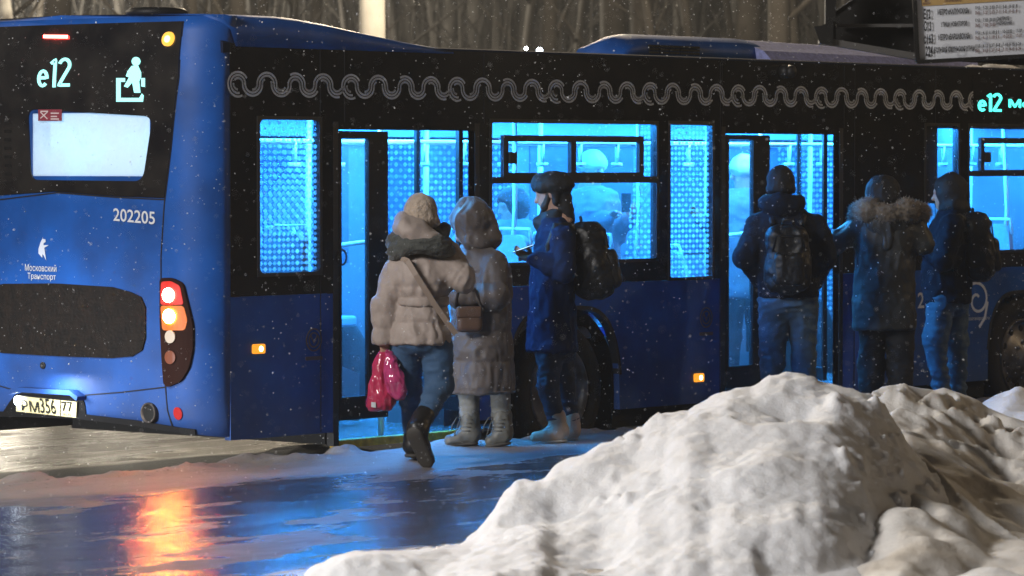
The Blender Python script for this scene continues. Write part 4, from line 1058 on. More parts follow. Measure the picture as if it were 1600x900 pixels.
# ------------------------------------------------------------------ bus stop: dark shelter corner and the timetable board
SD = 20.8
SH = mat('shelter_dark', (.014, .013, .012), .5, vary=.4, vscale=8)
sb = at(1660, 256, SD); shel = thing('bus_stop_shelter', (sb[0], sb[1], .2), 0, 'dark metal bus stop shelter roof corner at the top right', 'bus shelter')
def sd(px, py, dz=0.0): return at(px, py, SD+dz)
def bar(mb, a, b, w, dep, dz=0.0):
    A, B = sd(*a, dz), sd(*b, dz); t = (B-A)/2; l = np.linalg.norm(t); n = np.cross(t/l, FWH); n /= np.linalg.norm(n)
    mb.obox((A+B)/2, t, FWH*dep, n*w)
k = SD/FPX
mb = MB(); bar(mb, (1297, -60), (1297, 66), 8*k, .05); mb.build('upright', SH, shel)
mb = MB(); P = [(1272, 41), (1283, 40), (1302, 33), (1302, 68), (1281, 68)]
mb.add([sd(*q, -.07) for q in P]+[sd(*q, .07) for q in P], [(0,1,2,3,4), (9,8,7,6,5)]+[(i, i+5, (i+1) % 5+5, (i+1) % 5) for i in range(5)]); mb.build('foot_bracket', SH, shel)
mb = MB(); P = [(1306, 24), (1346, -4), (1440, -60), (1700, -70), (1700, 108), (1440, 93), (1306, 68)]
n = len(P); mb.add([sd(*q, .16) for q in P]+[sd(*q, .24) for q in P], [tuple(range(n)), tuple(range(2*n-1, n-1, -1))]+[(i, i+n, (i+1) % n+n, (i+1) % n) for i in range(n)]); mb.build('back_panel', SH, shel)
mb = MB(); bar(mb, (1306, 40), (1434, 40), 2.5*k, .03, .1); bar(mb, (1280, 63), (1440, 90), 5*k, .05); mb.build('rail', mat('shelter_rail', (.10, .095, .09), .5), shel)
mb = MB(); bar(mb, (1303, 24), (1352, -10), 3.5*k, .03, .05); mb.build('brace', SH, shel)
mb = MB(); bar(mb, (1304, 19), (1352, -14), 1.6*k, .03, .05); mb.build('snow_strip', SNOWP, shel)
A, B = sd(1262, -70), sd(2150, -100); mb = MB(); c = (A+B)/2+FWH*1.4; mb.obox(c, (B-A)/2, FWH*1.3, (0, 0, .06)); mb.build('roof', SH, shel)
mb = MB()
for px in (1690, 2120):
    for dz in (.25, 1.6):
        q = sd(px, 256, dz); mb.tube([(q[0], q[1], .2), (q[0], q[1], 3.2)], .05, 12)
mb.build('column', SH, shel)
# timetable board
BC = [(1436, 95.5), (1652, 83), (1646, -26), (1431, -14)]           # lower left, lower right, upper right, upper left
bc = [at(*q, SD-.08) for q in BC]
tb = thing('timetable_board', bc[0], 0, 'white bus timetable board with four routes in black letters under a tan band', 'sign')
def bq(px, py, dz=-.005):
    """board coordinates measured on the photo -> points on the board"""
    return at(px, py, SD-.08+dz)
PAPER = mat('board_paper', (.78, .80, .85), .4, vary=.1, vscale=4); INK = mat('ink', (.015, .015, .018), .6); INK2 = mat('ink_brown', (.16, .08, .07), .6); TANB = mat('board_tan', (.50, .33, .13), .5)
mb = MB(); mb.add([at(*q, SD-.08) for q in BC]+[at(*q, SD-.04) for q in BC], [(0,1,2,3), (7,6,5,4), (0,4,5,1), (1,5,6,2), (2,6,7,3), (3,7,4,0)]); mb.build('board_panel', PAPER, tb)
mb = MB()
for a, b in (((1433, 97), (1654, 84.5)), ((1433.5, 98), (1428, -14))):
    A, B = at(*a, SD-.07), at(*b, SD-.07); t = (B-A)/2; nn = np.cross(t/np.linalg.norm(t), FWH); mb.obox((A+B)/2, t, FWH*.03, nn/np.linalg.norm(nn)*3*k)
mb.build('board_frame', SH, tb)
mb = MB(); mb.add([bq(*q) for q in ((1440.5, 9.5), (1652, -3), (1650, -24), (1439, -12))], [(0, 1, 2, 3)]); mb.build('header_band', TANB, tb)
SL = -.055
mb = MB(); mb2 = MB()
def btxt(mb, s, x0, x1, y0, y1, bold=.02):
    f = lambda u, v, w: bq(x0+(x1-x0)*u, y1+(y0-y1)*v+SL*(x1-x0)*u, -.008); put_text(mb, s, f, 0, 1, 0, 1, bold)
for s, x0, x1, y0, y1 in (('Е12', 1443, 1454, 14, 30), ('С13', 1443.5, 1455, 33, 49), ('с163', 1443.5, 1458, 53, 69), ('224', 1446, 1457.5, 72, 88)): btxt(mb, s, x0, x1, y0, y1, .03)
for s, x0, x1, y0, y1 in (('МЕТРО «КАЛУЖСКАЯ»', 1465, 1514, 14.5, 23.5), ('УЛИЦА НОВАТОРОВ', 1470, 1511, 34.5, 43.5), ('МЕТРО «ВАРШАВСКАЯ»', 1466, 1516, 53.5, 63), ('БОЛЬШАЯ ЮШУНЬСКАЯ УЛИЦА', 1460, 1524, 74, 84)): btxt(mb, s, x0, x1, y0, y1, .03)
mb.build('route_names', INK, tb); mb = MB()
rows = [('5.21', '2.03', '7-11', '5-8', '8-10', '8'), ('7.02', '20.03'), ('6.11', '1.18', '11', '10-32', '32', '17-37'), ('6.13', '1.37', '5-8', '7-10', '9-15', '6-24')]
for r, row in enumerate(rows):
    if r: mb.build('timetable_text', INK, tb); mb2.build('weekend_text', INK2, tb); mb = MB(); mb2 = MB()
    y = (10, 29.5, 49, 69.5)[r]
    btxt(mb, 'БУД.', 1524, 1532, y, y+5.5); btxt(mb2, 'ВЫХ.', 1524, 1532, y+7.5, y+13)
    for c_, s in enumerate(row):
        x = 1536+c_*10.3; w = 2.2*len(s)*.8+.6; yy = y+SL*(x-1524); btxt(mb, s, x, x+w, yy, yy+5.5); btxt(mb2, s, x, x+w, yy+7.5, yy+13)
btxt(mb, 'СМОТРИТЕ', 1557, 1577, 26.5, 32.5, .03); btxt(mb, 'РАСПИСАНИЕ', 1557, 1581, 33.5, 39.5, .03)
mb.build('timetable_text', INK, tb); mb2.build('weekend_text', INK2, tb)
mb = MB(); btxt(mb, '№', 1445, 1450, -1, 3); btxt(mb, 'МАРШРУТА', 1441.5, 1454, 4, 7.5); btxt(mb, 'НАПРАВЛЕНИЕ', 1476, 1502, -1, 3.5); mb.build('header_text', INK2, tb)
mb = MB()
for x, y in ((1479, 76), (1500, 82), (1538, 72), (1578, 70)):
    for r in (7.5, 5.5):
        P = [bq(x+r*math.cos(a), y+r*math.sin(a), -.0065) for a in np.linspace(0, 2*math.pi, 22)]; Q = [bq(x+(r-.6)*math.cos(a), y+(r-.6)*math.sin(a), -.0065) for a in np.linspace(0, 2*math.pi, 22)]
        mb.add(P+Q, [(i, i+1, i+23, i+22) for i in range(21)])
mb.build('ring_print', mat('ring_grey', (.5, .51, .55), .5), tb)

# ------------------------------------------------------------------ falling snow
fl = np.random.default_rng(3); V = []; F = []
FLAKE = mat('snowflake', (.8, .82, .85), .8)
N = 24000
d = 7+38*fl.random(N)**.75; px = fl.uniform(-120, 1720, N); py = fl.uniform(-200, 900, N); rr = fl.uniform(.0010, .0036, N)*np.where(fl.random(N) < .06, 1.7, 1)*np.clip(d/24, .5, 1.2)
for i in range(N):
    p = at(px[i], py[i], d[i])
    if p[2] < .25 or (0-.1 < p[1] < 2.6 and -.3 < p[0] < 12.2 and p[2] < 3.05): continue
    a = fl.normal(size=3); a /= np.linalg.norm(a); b = np.cross(a, [.3, .9, .2]); b /= np.linalg.norm(b); c_ = np.cross(a, b); k_ = len(V); r = rr[i]
    V += [p+a*r*1.5, p-a*r*1.5, p+b*r, p-b*r, p+c_*r*.8, p-c_*r*.8]
    F += [tuple(k_+j for j in f) for f in ((0,2,4), (2,1,4), (1,3,4), (3,0,4), (2,0,5), (1,2,5), (3,1,5), (0,3,5))]
o = link_mesh('falling_snow', V, F, FLAKE, None, True); tag(o, 'snowflakes drifting through the night air', 'snow', kind='stuff')
# ------------------------------------------------------------------ people: smooth bodies and clothes from blended implicit shapes
def _caps(P, a, b, ra, rb, flat):
    a = np.array(a); b = np.array(b); Q = P; A, B = a, b
    if flat is not None:
        n = np.array(flat[0], float); n /= np.linalg.norm(n); k = flat[1]-1
        Q = P+((P-a)@n)[:, None]*n*k; B = b+np.dot(b-a, n)*n*k
    d = B-A; L = np.dot(d, d)+1e-9; t = np.clip(((Q-A)@d)/L, 0, 1)
    return np.linalg.norm(Q-A-t[:, None]*d, axis=1)-(ra+(rb-ra)*t), t
class Sdf:
    def __init__(s, vox=.012, k=.03): s.p = []; s.vox = vox; s.k = k; s.cut = []
    def cap(s, a, b, ra, rb=None, flat=None, k=None):
        s.p.append(('c', np.array(a, float), np.array(b, float), ra, ra if rb is None else rb, flat, s.k if k is None else k)); return s
    def chain(s, pts, rs, **kw):
        for i in range(len(pts)-1): s.cap(pts[i], pts[i+1], rs[i], rs[i+1], **kw)
        return s
    def ell(s, c, r, rot=None, k=None):
        """ellipsoid; rot = 3x3 with local axes as rows"""
        s.p.append(('e', np.array(c, float), np.array(r, float), np.eye(3) if rot is None else np.array(rot, float), 0, None, s.k if k is None else k)); return s
    def stack(s, rings, phi=0.0, k=None):
        """upright shape through elliptical rings (x, y, z, rx, ry)"""
        r = np.array(sorted(rings, key=lambda q: q[2]), float); s.p.append(('s', r, phi, 0, 0, None, s.k if k is None else k)); return s
    def box(s, c, h, rot=None, rnd=.03, k=None):
        s.p.append(('b', np.array(c, float), np.array(h, float), np.eye(3) if rot is None else np.array(rot, float), rnd, None, s.k if k is None else k)); return s
    def tor(s, c, axis, Rr_, r, sx=1.0, k=None):
        s.p.append(('t', np.array(c, float), np.array(axis, float)/np.linalg.norm(axis), Rr_, r, sx, s.k if k is None else k)); return s
    def below(s, z): s.cut.append(((0, 0, z), (0, 0, -1))); return s      # removes everything below z
    def plane(s, pt, n): s.cut.append((pt, n)); return s                 # removes the side the normal points to
    def bounds(s, p):
        if p[0] == 'c': r = max(p[3], p[4]); return np.minimum(p[1], p[2])-r, np.maximum(p[1], p[2])+r
        if p[0] == 'e': r = p[2].max(); return p[1]-r, p[1]+r
        if p[0] == 's': q = p[1]; m = np.maximum(q[:, 3], q[:, 4]).max(); return np.array([q[:, 0].min()-m, q[:, 1].min()-m, q[0, 2]]), np.array([q[:, 0].max()+m, q[:, 1].max()+m, q[-1, 2]])
        if p[0] == 'b': r = np.linalg.norm(p[2])+p[4]; return p[1]-r, p[1]+r
        if p[0] == 't': r = p[3]*max(1, p[5])+p[4]; return p[1]-r, p[1]+r
    def prim(s, p, P):
        if p[0] == 'c': return _caps(P, p[1], p[2], p[3], p[4], p[5])
        if p[0] == 'e':
            q = (P-p[1])@p[3].T; l = np.linalg.norm(q/p[2], axis=1); g = np.linalg.norm(q/(p[2]**2), axis=1)+1e-9
            return np.maximum(l*(l-1)/g, -p[2].min()), l*0
        if p[0] == 's':
            r = p[1]; z = np.clip(P[:, 2], r[0, 2], r[-1, 2]); c = [np.interp(z, r[:, 2], r[:, i]) for i in (0, 1, 3, 4)]
            x, y = P[:, 0]-c[0], P[:, 1]-c[1]; ca, sa = math.cos(p[2]), math.sin(p[2]); u = x*ca+y*sa; v = -x*sa+y*ca
            l = np.sqrt((u/c[2])**2+(v/c[3])**2); g = np.sqrt((u/c[2]**2)**2+(v/c[3]**2)**2)+1e-6
            d = np.where(l > .2, l*(l-1)/g, (l-1)*np.minimum(c[2], c[3])); dz = np.maximum(r[0, 2]-P[:, 2], P[:, 2]-r[-1, 2])
            return np.where((d > 0) & (dz > 0), np.hypot(d, dz), np.maximum(d, dz)), (z-r[0, 2])/(r[-1, 2]-r[0, 2])
        if p[0] == 'b':
            q = np.abs((P-p[1])@p[3].T)-(p[2]-p[4]); return np.linalg.norm(np.maximum(q, 0), axis=1)+np.minimum(q.max(1), 0)-p[4], q[:, 0]*0
        if p[0] == 't':
            q = P-p[1]; h = q@p[2]; w = q-h[:, None]*p[2]; w = w*np.array([1/p[5], 1, 1]); return np.hypot(np.linalg.norm(w, axis=1)-p[3], h)-p[4], h*0
    def mesh(s):
        lo = np.min([s.bounds(p)[0] for p in s.p], 0)-3*s.vox; hi = np.max([s.bounds(p)[1] for p in s.p], 0)+3*s.vox
        n = np.ceil((hi-lo)/s.vox).astype(int)+1; ax = [lo[i]+s.vox*np.arange(n[i]) for i in range(3)]
        Fd = np.full(n, .15)
        for p in s.p:
            a, b = s.bounds(p); pad = max(.05, p[6]*1.5); i0 = np.maximum(((a-pad-lo)/s.vox).astype(int), 0); i1 = np.minimum(((b+pad-lo)/s.vox).astype(int)+2, n)
            sl = tuple(slice(i0[i], i1[i]) for i in range(3)); X = np.meshgrid(*[ax[i][i0[i]:i1[i]] for i in range(3)], indexing='ij')
            P = np.stack([x.ravel() for x in X], 1); d = s.prim(p, P)[0].reshape(X[0].shape); f = Fd[sl]; k = p[6]
            h = np.maximum(k-np.abs(f-d), 0)/k; Fd[sl] = np.minimum(f, d)-h*h*k*.25
        if s.cut:
            X = np.meshgrid(*ax, indexing='ij')
            for pt, nn in s.cut:
                nn = np.array(nn, float); nn /= np.linalg.norm(nn)
                Fd = np.maximum(Fd, (X[0]-pt[0])*nn[0]+(X[1]-pt[1])*nn[1]+(X[2]-pt[2])*nn[2])
        return surface_nets(Fd, lo, s.vox)
def surface_nets(Fd, lo, vox):
    n = np.array(Fd.shape); ins = Fd < 0
    c = np.zeros(n-1, int); acc = np.zeros(tuple(n-1)+(3,)); cnt = np.zeros(n-1)
    co = [(i, j, k) for i in (0, 1) for j in (0, 1) for k in (0, 1)]
    sub = lambda A, o: A[o[0]:n[0]-1+o[0], o[1]:n[1]-1+o[1], o[2]:n[2]-1+o[2]]
    for a in co:
        for axis in range(3):
            if a[axis] == 1: continue
            b = list(a); b[axis] = 1; b = tuple(b); fa, fb = sub(Fd, a), sub(Fd, b); x = (fa < 0) != (fb < 0)
            t = np.where(x, fa/(fa-fb+1e-12*(fa == fb)), 0)
            for q in range(3): acc[..., q] += np.where(x, (t if q == axis else a[q]), 0)
            cnt += x
    act = cnt > 0; idx = -np.ones(n-1, int); idx[act] = np.arange(act.sum())
    I = np.argwhere(act); V = lo+(I+acc[act]/cnt[act][:, None])*vox; F = []
    for axis in range(3):
        u, v = (axis+1) % 3, (axis+2) % 3
        s0 = [slice(1, n[q]-1) for q in range(3)]; s1 = list(s0); s0[axis] = slice(0, n[axis]-1); s1[axis] = slice(1, n[axis])
        a, b = ins[tuple(s0)], ins[tuple(s1)]; E = np.argwhere(a != b); off = np.array([1, 1, 1]); off[axis] = 0; E = E+off
        fl = ins[tuple(E.T)]
        def at_(du, dv):
            q = E.copy(); q[:, u] -= du; q[:, v] -= dv; return idx[tuple(q.T)]
        Q = np.stack([at_(1, 1), at_(0, 1), at_(0, 0), at_(1, 0)], 1); Q = np.where(fl[:, None], Q, Q[:, ::-1]); F.append(Q)
    return V, np.concatenate(F)
def normals(V, F):
    N = np.zeros_like(V); n = np.cross(V[F[:, 2]]-V[F[:, 0]], V[F[:, 3]]-V[F[:, 1]])
    for i in range(4): np.add.at(N, F[:, i], n)
    return N/(np.linalg.norm(N, axis=1)[:, None]+1e-12)
def smooth_mesh(V, F, it):
    for _ in range(it):
        A = np.zeros_like(V); c = np.zeros(len(V))
        for i in range(4):
            j = (i+1) % 4
            np.add.at(A, F[:, i], V[F[:, j]]); np.add.at(c, F[:, i], 1); np.add.at(A, F[:, j], V[F[:, i]]); np.add.at(c, F[:, j], 1)
        V = V*.4+.6*A/c[:, None]
    return V
def limb_coord(s, V):
    """for every vertex: the nearest shape and the running length along its chain"""
    D = np.stack([s.prim(p, V)[0] for p in s.p], 1); T = np.stack([s.prim(p, V)[1] for p in s.p], 1); i = D.argmin(1)
    return i, T[np.arange(len(V)), i]
def cloth(s, name, m, parent, puff=0.0, pitch=.09, fold=0.006, fs_=(9, 9, 5), seed=0, it=2, fine=.002, quilt_z=None):
    V, F = s.mesh(); V = smooth_mesh(V, F, it); N = normals(V, F); disp = np.zeros(len(V))
    if fold:
        w = V+.05*np.stack([vnoise(V*4, seed+5), vnoise(V*4, seed+6), vnoise(V*4, seed+7)], 1)
        disp += fold*(1-2*np.abs(fbm(w*np.array(fs_), 3, seed)))*.8+fold*.8*fbm(V*3.5, 2, seed+3)
    if puff:
        i, t = limb_coord(s, V); q = V[:, 2].copy()
        for j, p in enumerate(s.p):
            if p[0] == 'c':
                mk = i == j; q[mk] = t[mk]*np.linalg.norm(p[2]-p[1])+j*.037
        q = q+.008*vnoise(V*9, seed+9); ph = (q/pitch) % 1; g = np.abs(ph-.5)*2
        disp += puff*(np.sqrt(np.clip(1-g**3, 0, 1))-.75)+.35*puff*fbm(V*np.array([16, 16, 9]), 2, seed+11)*g
    if fine: disp += fine*fbm(V*28, 2, seed+13)
    V = V+N*disp[:, None]
    return link_mesh(name, V, F, m, parent, True, local=True)
class Person:
    """frame: x to the picture's right, y away from the camera, z up; points measured on the photo"""
    def __init__(s, px, depth, label, zbase=.2, group=None):
        s.D = depth; p = at(px, 256.5, depth); s.base = np.array([p[0], p[1], zbase]); s.px = px
        s.o = thing('person', s.base, -YAW, label, 'person', group)
    def J(s, px, py, dy=0.0):
        w = at(px, py, s.D+dy)-s.base; return np.array([w@_rt, w@FWH, w[2]])
    def W(s, l): return s.base+_rt*l[0]+FWH*l[1]+np.array([0, 0, l[2]])
    def m(s, px): return px*s.D/FPX
    def rings(s, R_, dy=0.0, grow=0.0):
        """(py, centre px, half width px, half depth m [, dy]) -> stack rings"""
        o = []
        for r in R_:
            c = s.J(r[1], r[0], dy+(r[4] if len(r) > 4 else 0)); o.append((c[0], c[1], c[2], s.m(r[2])+grow, r[3]+grow))
        return o
SKIN = mat('skin', (.42, .25, .18), .5, sss=.1, vary=.15, vscale=20)
SKIN_SHADE = SKIN
def hand(b, wrist, tip, side, curl=.6, r=.0085):
    """palm, four fingers bent at the knuckles, thumb from the palm's side; side = direction across the palm towards the thumb"""
    w = np.array(wrist, float); d = np.array(tip, float)-w; L = np.linalg.norm(d); d /= L; t = np.array(side, float); t -= d*np.dot(t, d); t /= np.linalg.norm(t); nn = np.cross(d, t)
    k0 = w+d*.085
    b.cap(w, w+d*.05, .024, .030, flat=(nn, 1.7), k=.02)
    for i, (o, l) in enumerate(((.027, .072), (.009, .08), (-.009, .075), (-.026, .06))):
        a = k0+t*o; b.cap(w+d*.02+t*o*.5, a, .012, .0105, k=.008); m1 = a+d*l*.5*math.cos(curl*.6)-nn*l*.5*math.sin(curl*.6); e = m1+d*l*.5*math.cos(curl*1.5)-nn*l*.5*math.sin(curl*1.5)
        b.cap(a, m1, r, r*.95, k=.004); b.cap(m1, e, r*.95, r*.8, k=.004)
    a = w+d*.025+t*.026; m1 = a+t*.026+d*.03-nn*.008; b.cap(a, m1, .012, .010, k=.01); b.cap(m1, m1+d*.03-nn*.012-t*.004, .0098, .008, k=.004)
def head(b, c, face, tilt=0.0, s=1.0):
    """skull, jaw, nose, brow, ears, neck; face = horizontal direction the face looks"""
    f = np.array([face[0], face[1], 0.0]); f /= np.linalg.norm(f); f = f*math.cos(tilt)+np.array([0, 0, -math.sin(tilt)]); r = np.cross(f, [0, 0, 1.0]); r /= np.linalg.norm(r); u = np.cross(r, f); M = np.stack([f, r, u]); c = np.array(c, float)
    g = lambda x, y, z: c+s*(f*x+r*y+u*z)
    b.ell(g(-.01, 0, .02), np.array([.098, .076, .10])*s, M, k=.02); b.ell(g(.03, 0, -.055), np.array([.062, .056, .065])*s, M, k=.03)
    b.cap(g(.084, 0, .012), g(.108, 0, -.028), .010*s, .016*s, k=.014); b.cap(g(.078, -.04, .026), g(.078, .04, .026), .013*s, .013*s, k=.016)
    b.cap(g(.082, -.018, -.066), g(.082, .018, -.066), .010*s, .010*s, k=.012); b.ell(g(.075, 0, -.10), np.array([.022, .026, .018])*s, M, k=.02)
    for e in (-1, 1): b.ell(g(-.012, e*.078, -.01), np.array([.022, .010, .034])*s, M, k=.008); b.ell(g(.078, e*.033, .004), np.array([.012, .015, .009])*s, M, k=.006)
    b.cap(g(-.02, 0, -.08), g(-.045, 0, -.2), .056*s, .062*s, k=.03)
    return g, M
def boot(P, name, ankle, heel, toe, m, sole_m, shaft=.07, r=.05, top=None, lift=None, parent=None):
    b = Sdf(.009, .03); ankle = np.array(ankle); heel = np.array(heel); toe = np.array(toe)
    b.cap(ankle if top is None else top, heel+(ankle-heel)*.35, shaft, shaft*.95, k=.03); b.cap(heel+(ankle-heel)*.25, toe, r*1.05, r*.88, k=.04)
    if lift is None: b.below(min(heel[2], toe[2])-r*.62)
    o = cloth(b, name, m, P.o, fold=.004, fs_=(12, 12, 16), seed=3, fine=.0015)
    sb = Sdf(.009, .02); dn = np.array([0, 0, -1.0]) if lift is None else np.array(lift); sb.cap(heel+dn*r*.72, toe+dn*r*.62, r*1.1, r*.98, flat=(dn, 3.2))
    if lift is None: sb.below(min(heel[2], toe[2])-r*.98)
    V, F = sb.mesh(); link_mesh('sole', smooth_mesh(V, F, 1), F, sole_m, o, True, local=True); return o
def strap(P, name, pts, w, th, m, parent=None):
    """flat band through the points, facing away from the body centre line"""
    pts = [np.array(p, float) for p in pts]; mb = MB(); n = len(pts); V = []
    for i, p in enumerate(pts):
        t = pts[min(i+1, n-1)]-pts[max(i-1, 0)]; t /= np.linalg.norm(t); o = np.array([0, -1.0, .0]); o -= t*np.dot(o, t); o /= np.linalg.norm(o); s_ = np.cross(t, o)
        V += [p-s_*w/2, p+s_*w/2, p+s_*w/2+o*th, p-s_*w/2+o*th]
    F = [(i*4+j, i*4+(j+1) % 4, (i+1)*4+(j+1) % 4, (i+1)*4+j) for i in range(n-1) for j in range(4)]+[(0, 1, 2, 3), ((n-1)*4+3, (n-1)*4+2, (n-1)*4+1, (n-1)*4)]
    return link_mesh(name, V, F, m, parent or P.o, False, local=True)
def spikes(V, N, L, n, m, name, parent, seed=1, droop=.3):
    """fur: short thin tufts over a surface"""
    g = np.random.default_rng(seed); mb = MB(); ids = g.integers(0, len(V), n)
    for i in ids:
        d = N[i]+g.normal(size=3)*.45+[0, 0, -droop]; d /= np.linalg.norm(d); a = np.cross(d, g.normal(size=3)); a /= np.linalg.norm(a); b = np.cross(d, a); w = .0032; l = L*g.uniform(.5, 1.2); p = V[i]-N[i]*.004
        k = len(mb.V); mb.V += [p+a*w, p-a*w*.5+b*w*.87, p-a*w*.5-b*w*.87, p+d*l]; mb.F += [(k, k+1, k+3), (k+1, k+2, k+3), (k+2, k, k+3)]; mb.M += [0]*3
    return link_mesh(name, mb.V, mb.F, m, parent, True, local=True)
def plain_body(P, pel, chest, neck, headc, face, sh, el, wr, hip, kn, an, toes=None, tilt=0.0, hands=None, hs=1.0):
    """one continuous figure; the clothes cover all of it except face and hands"""
    b = Sdf(.0095, .04)
    b.cap(pel, chest, .10, .11, flat=((0, 1, 0), 1.25)); b.cap(chest, neck, .10, .055)
    for i in (0, 1):
        b.cap(chest, sh[i], .08, .055); b.chain([sh[i], el[i], wr[i]], [.048, .038, .027]); b.cap(pel, hip[i], .09, .075); b.chain([hip[i], kn[i], an[i]], [.058, .040, .030], k=.02)
        if toes is not None: b.cap(an[i], toes[i], .035, .025)
    g, M = head(b, headc, face, tilt, hs); b.cap(neck, np.array(headc)-[0, 0, .08], .05, .05)
    if hands:
        for h in hands: hand(b, *h)
    V, F = b.mesh(); o = link_mesh('body', smooth_mesh(V, F, 1), F, SKIN, P.o, True, local=True); return g, M
# ------------------------------------------------------------------ the people
TAUPE = mat('coat_taupe', (.36, .295, .26), .62, sheen=.15, vary=.22, vscale=7, bump=.2, bscale=26)
TAUPE2 = mat('coat_grey_taupe', (.095, .076, .068), .6, sheen=.15, vary=.3, vscale=7, bump=.2, bscale=26)
BEAN = mat('beanie_oat', (.46, .37, .29), .9, sheen=.3, vary=.3, vscale=40, bump=.6, bscale=90)
SCARF = mat('scarf_grey_green', (.07, .075, .068), .9, sheen=.2, vary=.4, vscale=30, bump=.5, bscale=90)
JEANS = mat('jeans_blue', (.045, .11, .22), .8, vary=.3, vscale=7, bump=.2, bscale=150)
JEANS_D = mat('jeans_dark', (.018, .028, .05), .8, vary=.5, vscale=8)
JEANS_L = mat('jeans_faded', (.075, .13, .185), .8, vary=.4, vscale=7, bump=.2, bscale=150)
NAVY = mat('parka_navy', (.0045, .015, .055), .8, vary=.35, vscale=6, spec=.2, bump=.2, bscale=24)
BLACKC = mat('cloth_black', (.008, .008, .009), .75, vary=.4, vscale=10)
BLACKN = mat('nylon_black', (.007, .0065, .006), .5, vary=.5, vscale=8, bump=.3, bscale=40)
INKC = mat('jacket_dark_navy', (.006, .010, .020), .8, spec=.2, vary=.35, vscale=6, bump=.2, bscale=26)
OLIVE = mat('parka_slate', (.026, .027, .026), .6, vary=.4, vscale=7, bump=.2, bscale=24)
FUR = mat('fur_trim', (.27, .22, .165), .95, sheen=.4, vary=.5, vscale=18)
BOOTB = mat('boot_beige', (.60, .43, .30), .65, vary=.3, vscale=12)
BOOTG = mat('boot_grey_green', (.11, .108, .095), .55, vary=.35, vscale=12)
SOLE = mat('sole_dark', (.05, .045, .04), .7); SOLEW = mat('sole_pale', (.40, .37, .33), .6); BLKB = mat('boot_black', (.012, .011, .011), .45, vary=.3)
TIGHTS = mat('legwear_sage', (.19, .19, .175), .8, vary=.25, vscale=20)
LEATHER = mat('bag_tan', (.12, .068, .046), .5, vary=.3, vscale=9); LEATHER_D = mat('bag_brown_black', (.03, .02, .017), .45, vary=.4, vscale=9)
PLASTIC = mat('bag_pink_plastic', (.50, .035, .10), .22, vary=.25, vscale=9, coat=.6); PLASTIC2 = mat('bag_magenta_film', (.55, .06, .20), .15, vary=.45, vscale=14, coat=.8)
STRAPM = mat('strap_taupe', (.26, .20, .16), .5)

# ---- woman in the short taupe puffer, walking to the rear door with shopping bags
P = Person(660, 23.45, 'person in short beige puffer jacket and oat beanie carrying pink bags to the door'); J = P.J
W1P = P
plain_body(P, J(658, 530), J(658, 440), J(656, 400), J(657, 338, .02), (.25, 1), [J(620, 424), J(698, 422)], [J(600, 474), J(722, 440, -.02)], [J(598, 528), J(697, 385, .12)],
           [J(634, 546, .02), J(682, 546, -.01)], [J(640, 612, .13), J(686, 602, .02)], [J(646, 676, .34), J(662, 655, -.18)], None,
           hands=[(J(598, 530), J(603, 553), (1, .2, 0), 1.1), (J(699, 385, .14), J(686, 362, .2), (-1, .3, .3), .9)])
c = Sdf(.0105, .035)
c.stack(P.rings([(398, 656, 24, .10), (412, 657, 41, .125), (430, 659, 51, .145), (452, 659, 46, .15), (466, 660, 36, .13), (474, 660, 35.5, .13), (490, 659, 41, .145), (515, 658, 46, .16), (540, 658, 47.5, .17)]))
c.chain([J(620, 424), J(603, 476), J(598, 534)], [.088, .080, .062]); c.chain([J(696, 422), J(722, 437, -.03), J(699, 386, .13)], [.098, .085, .062])
c.below(J(657, 537)[2])
coat = cloth(c, 'puffer_jacket', TAUPE, P.o, puff=.012, pitch=.22, fold=.012, fs_=(9, 9, 5), seed=1)
h = Sdf(.010, .04); h.ell(J(646, 362, -.09), (.125, .11, .085), np.array([[.93, 0, -.36], [0, 1, 0], [.36, 0, .93]])); h.ell(J(628, 352, -.02), (.06, .09, .085)); h.ell(J(668, 372, -.08), (.095, .10, .05))
cloth(h, 'hood', TAUPE, coat, fold=.012, fs_=(6, 6, 6), seed=4)
b_ = Sdf(.009, .02); b_.stack([(r[0], r[1], r[2], r[3]+.016, r[4]+.016) for r in P.rings([(463, 660, 38, .137), (478, 660, 37.5, .137)])]); cloth(b_, 'belt', TAUPE, coat, fold=.003, seed=5)
s_ = Sdf(.009, .03); s_.tor(J(655, 383, -.02), (.12, .25, 1), .135, .045, 1.1); s_.tor(J(656, 393, -.02), (-.04, .22, 1), .142, .042, 1.1); s_.cap(J(682, 372, .05), J(694, 358, .1), .05, .035)
cloth(s_, 'scarf', SCARF, P.o, fold=.012, fs_=(5, 5, 24), seed=6)
k_ = Sdf(.009, .03); k_.ell(J(657, 331, .01), (.103, .112, .115)); k_.tor(J(662, 343, .02), (.25, .25, 1), .080, .030, 1.0); k_.below(J(657, 362)[2])
cloth(k_, 'beanie', BEAN, P.o, fold=.005, fs_=(22, 22, 4), seed=7, fine=.003)
j = Sdf(.010, .022); j.ell(J(658, 532, .0), (.18, .15, .10)); j.chain([J(634, 540, .02), J(640, 612, .13), J(646, 676, .34)], [.100, .074, .060]); j.chain([J(682, 540, -.01), J(686, 602, .02), J(662, 655, -.18)], [.100, .086, .060])
cloth(j, 'jeans', JEANS, P.o, fold=.006, fs_=(6, 6, 13), seed=8)
boot(P, 'boot', J(656, 662, -.2), J(650, 676, -.27), J(668, 718, -.20), BLKB, SOLE, .068, .05, top=J(662, 650, -.17), lift=(-.25, -.8, -.35))
boot(P, 'boot', J(648, 680, .32), J(645, 702, .30), J(656, 701, .5), BLKB, SOLE, .066, .052)
strap(P, 'shoulder_strap', [J(628, 404, -.13), J(637, 408, -.175), J(650, 430, -.195), J(664, 452, -.19), J(678, 474, -.175), J(696, 500, -.15), J(712, 522, -.12)], .034, .008, STRAPM)
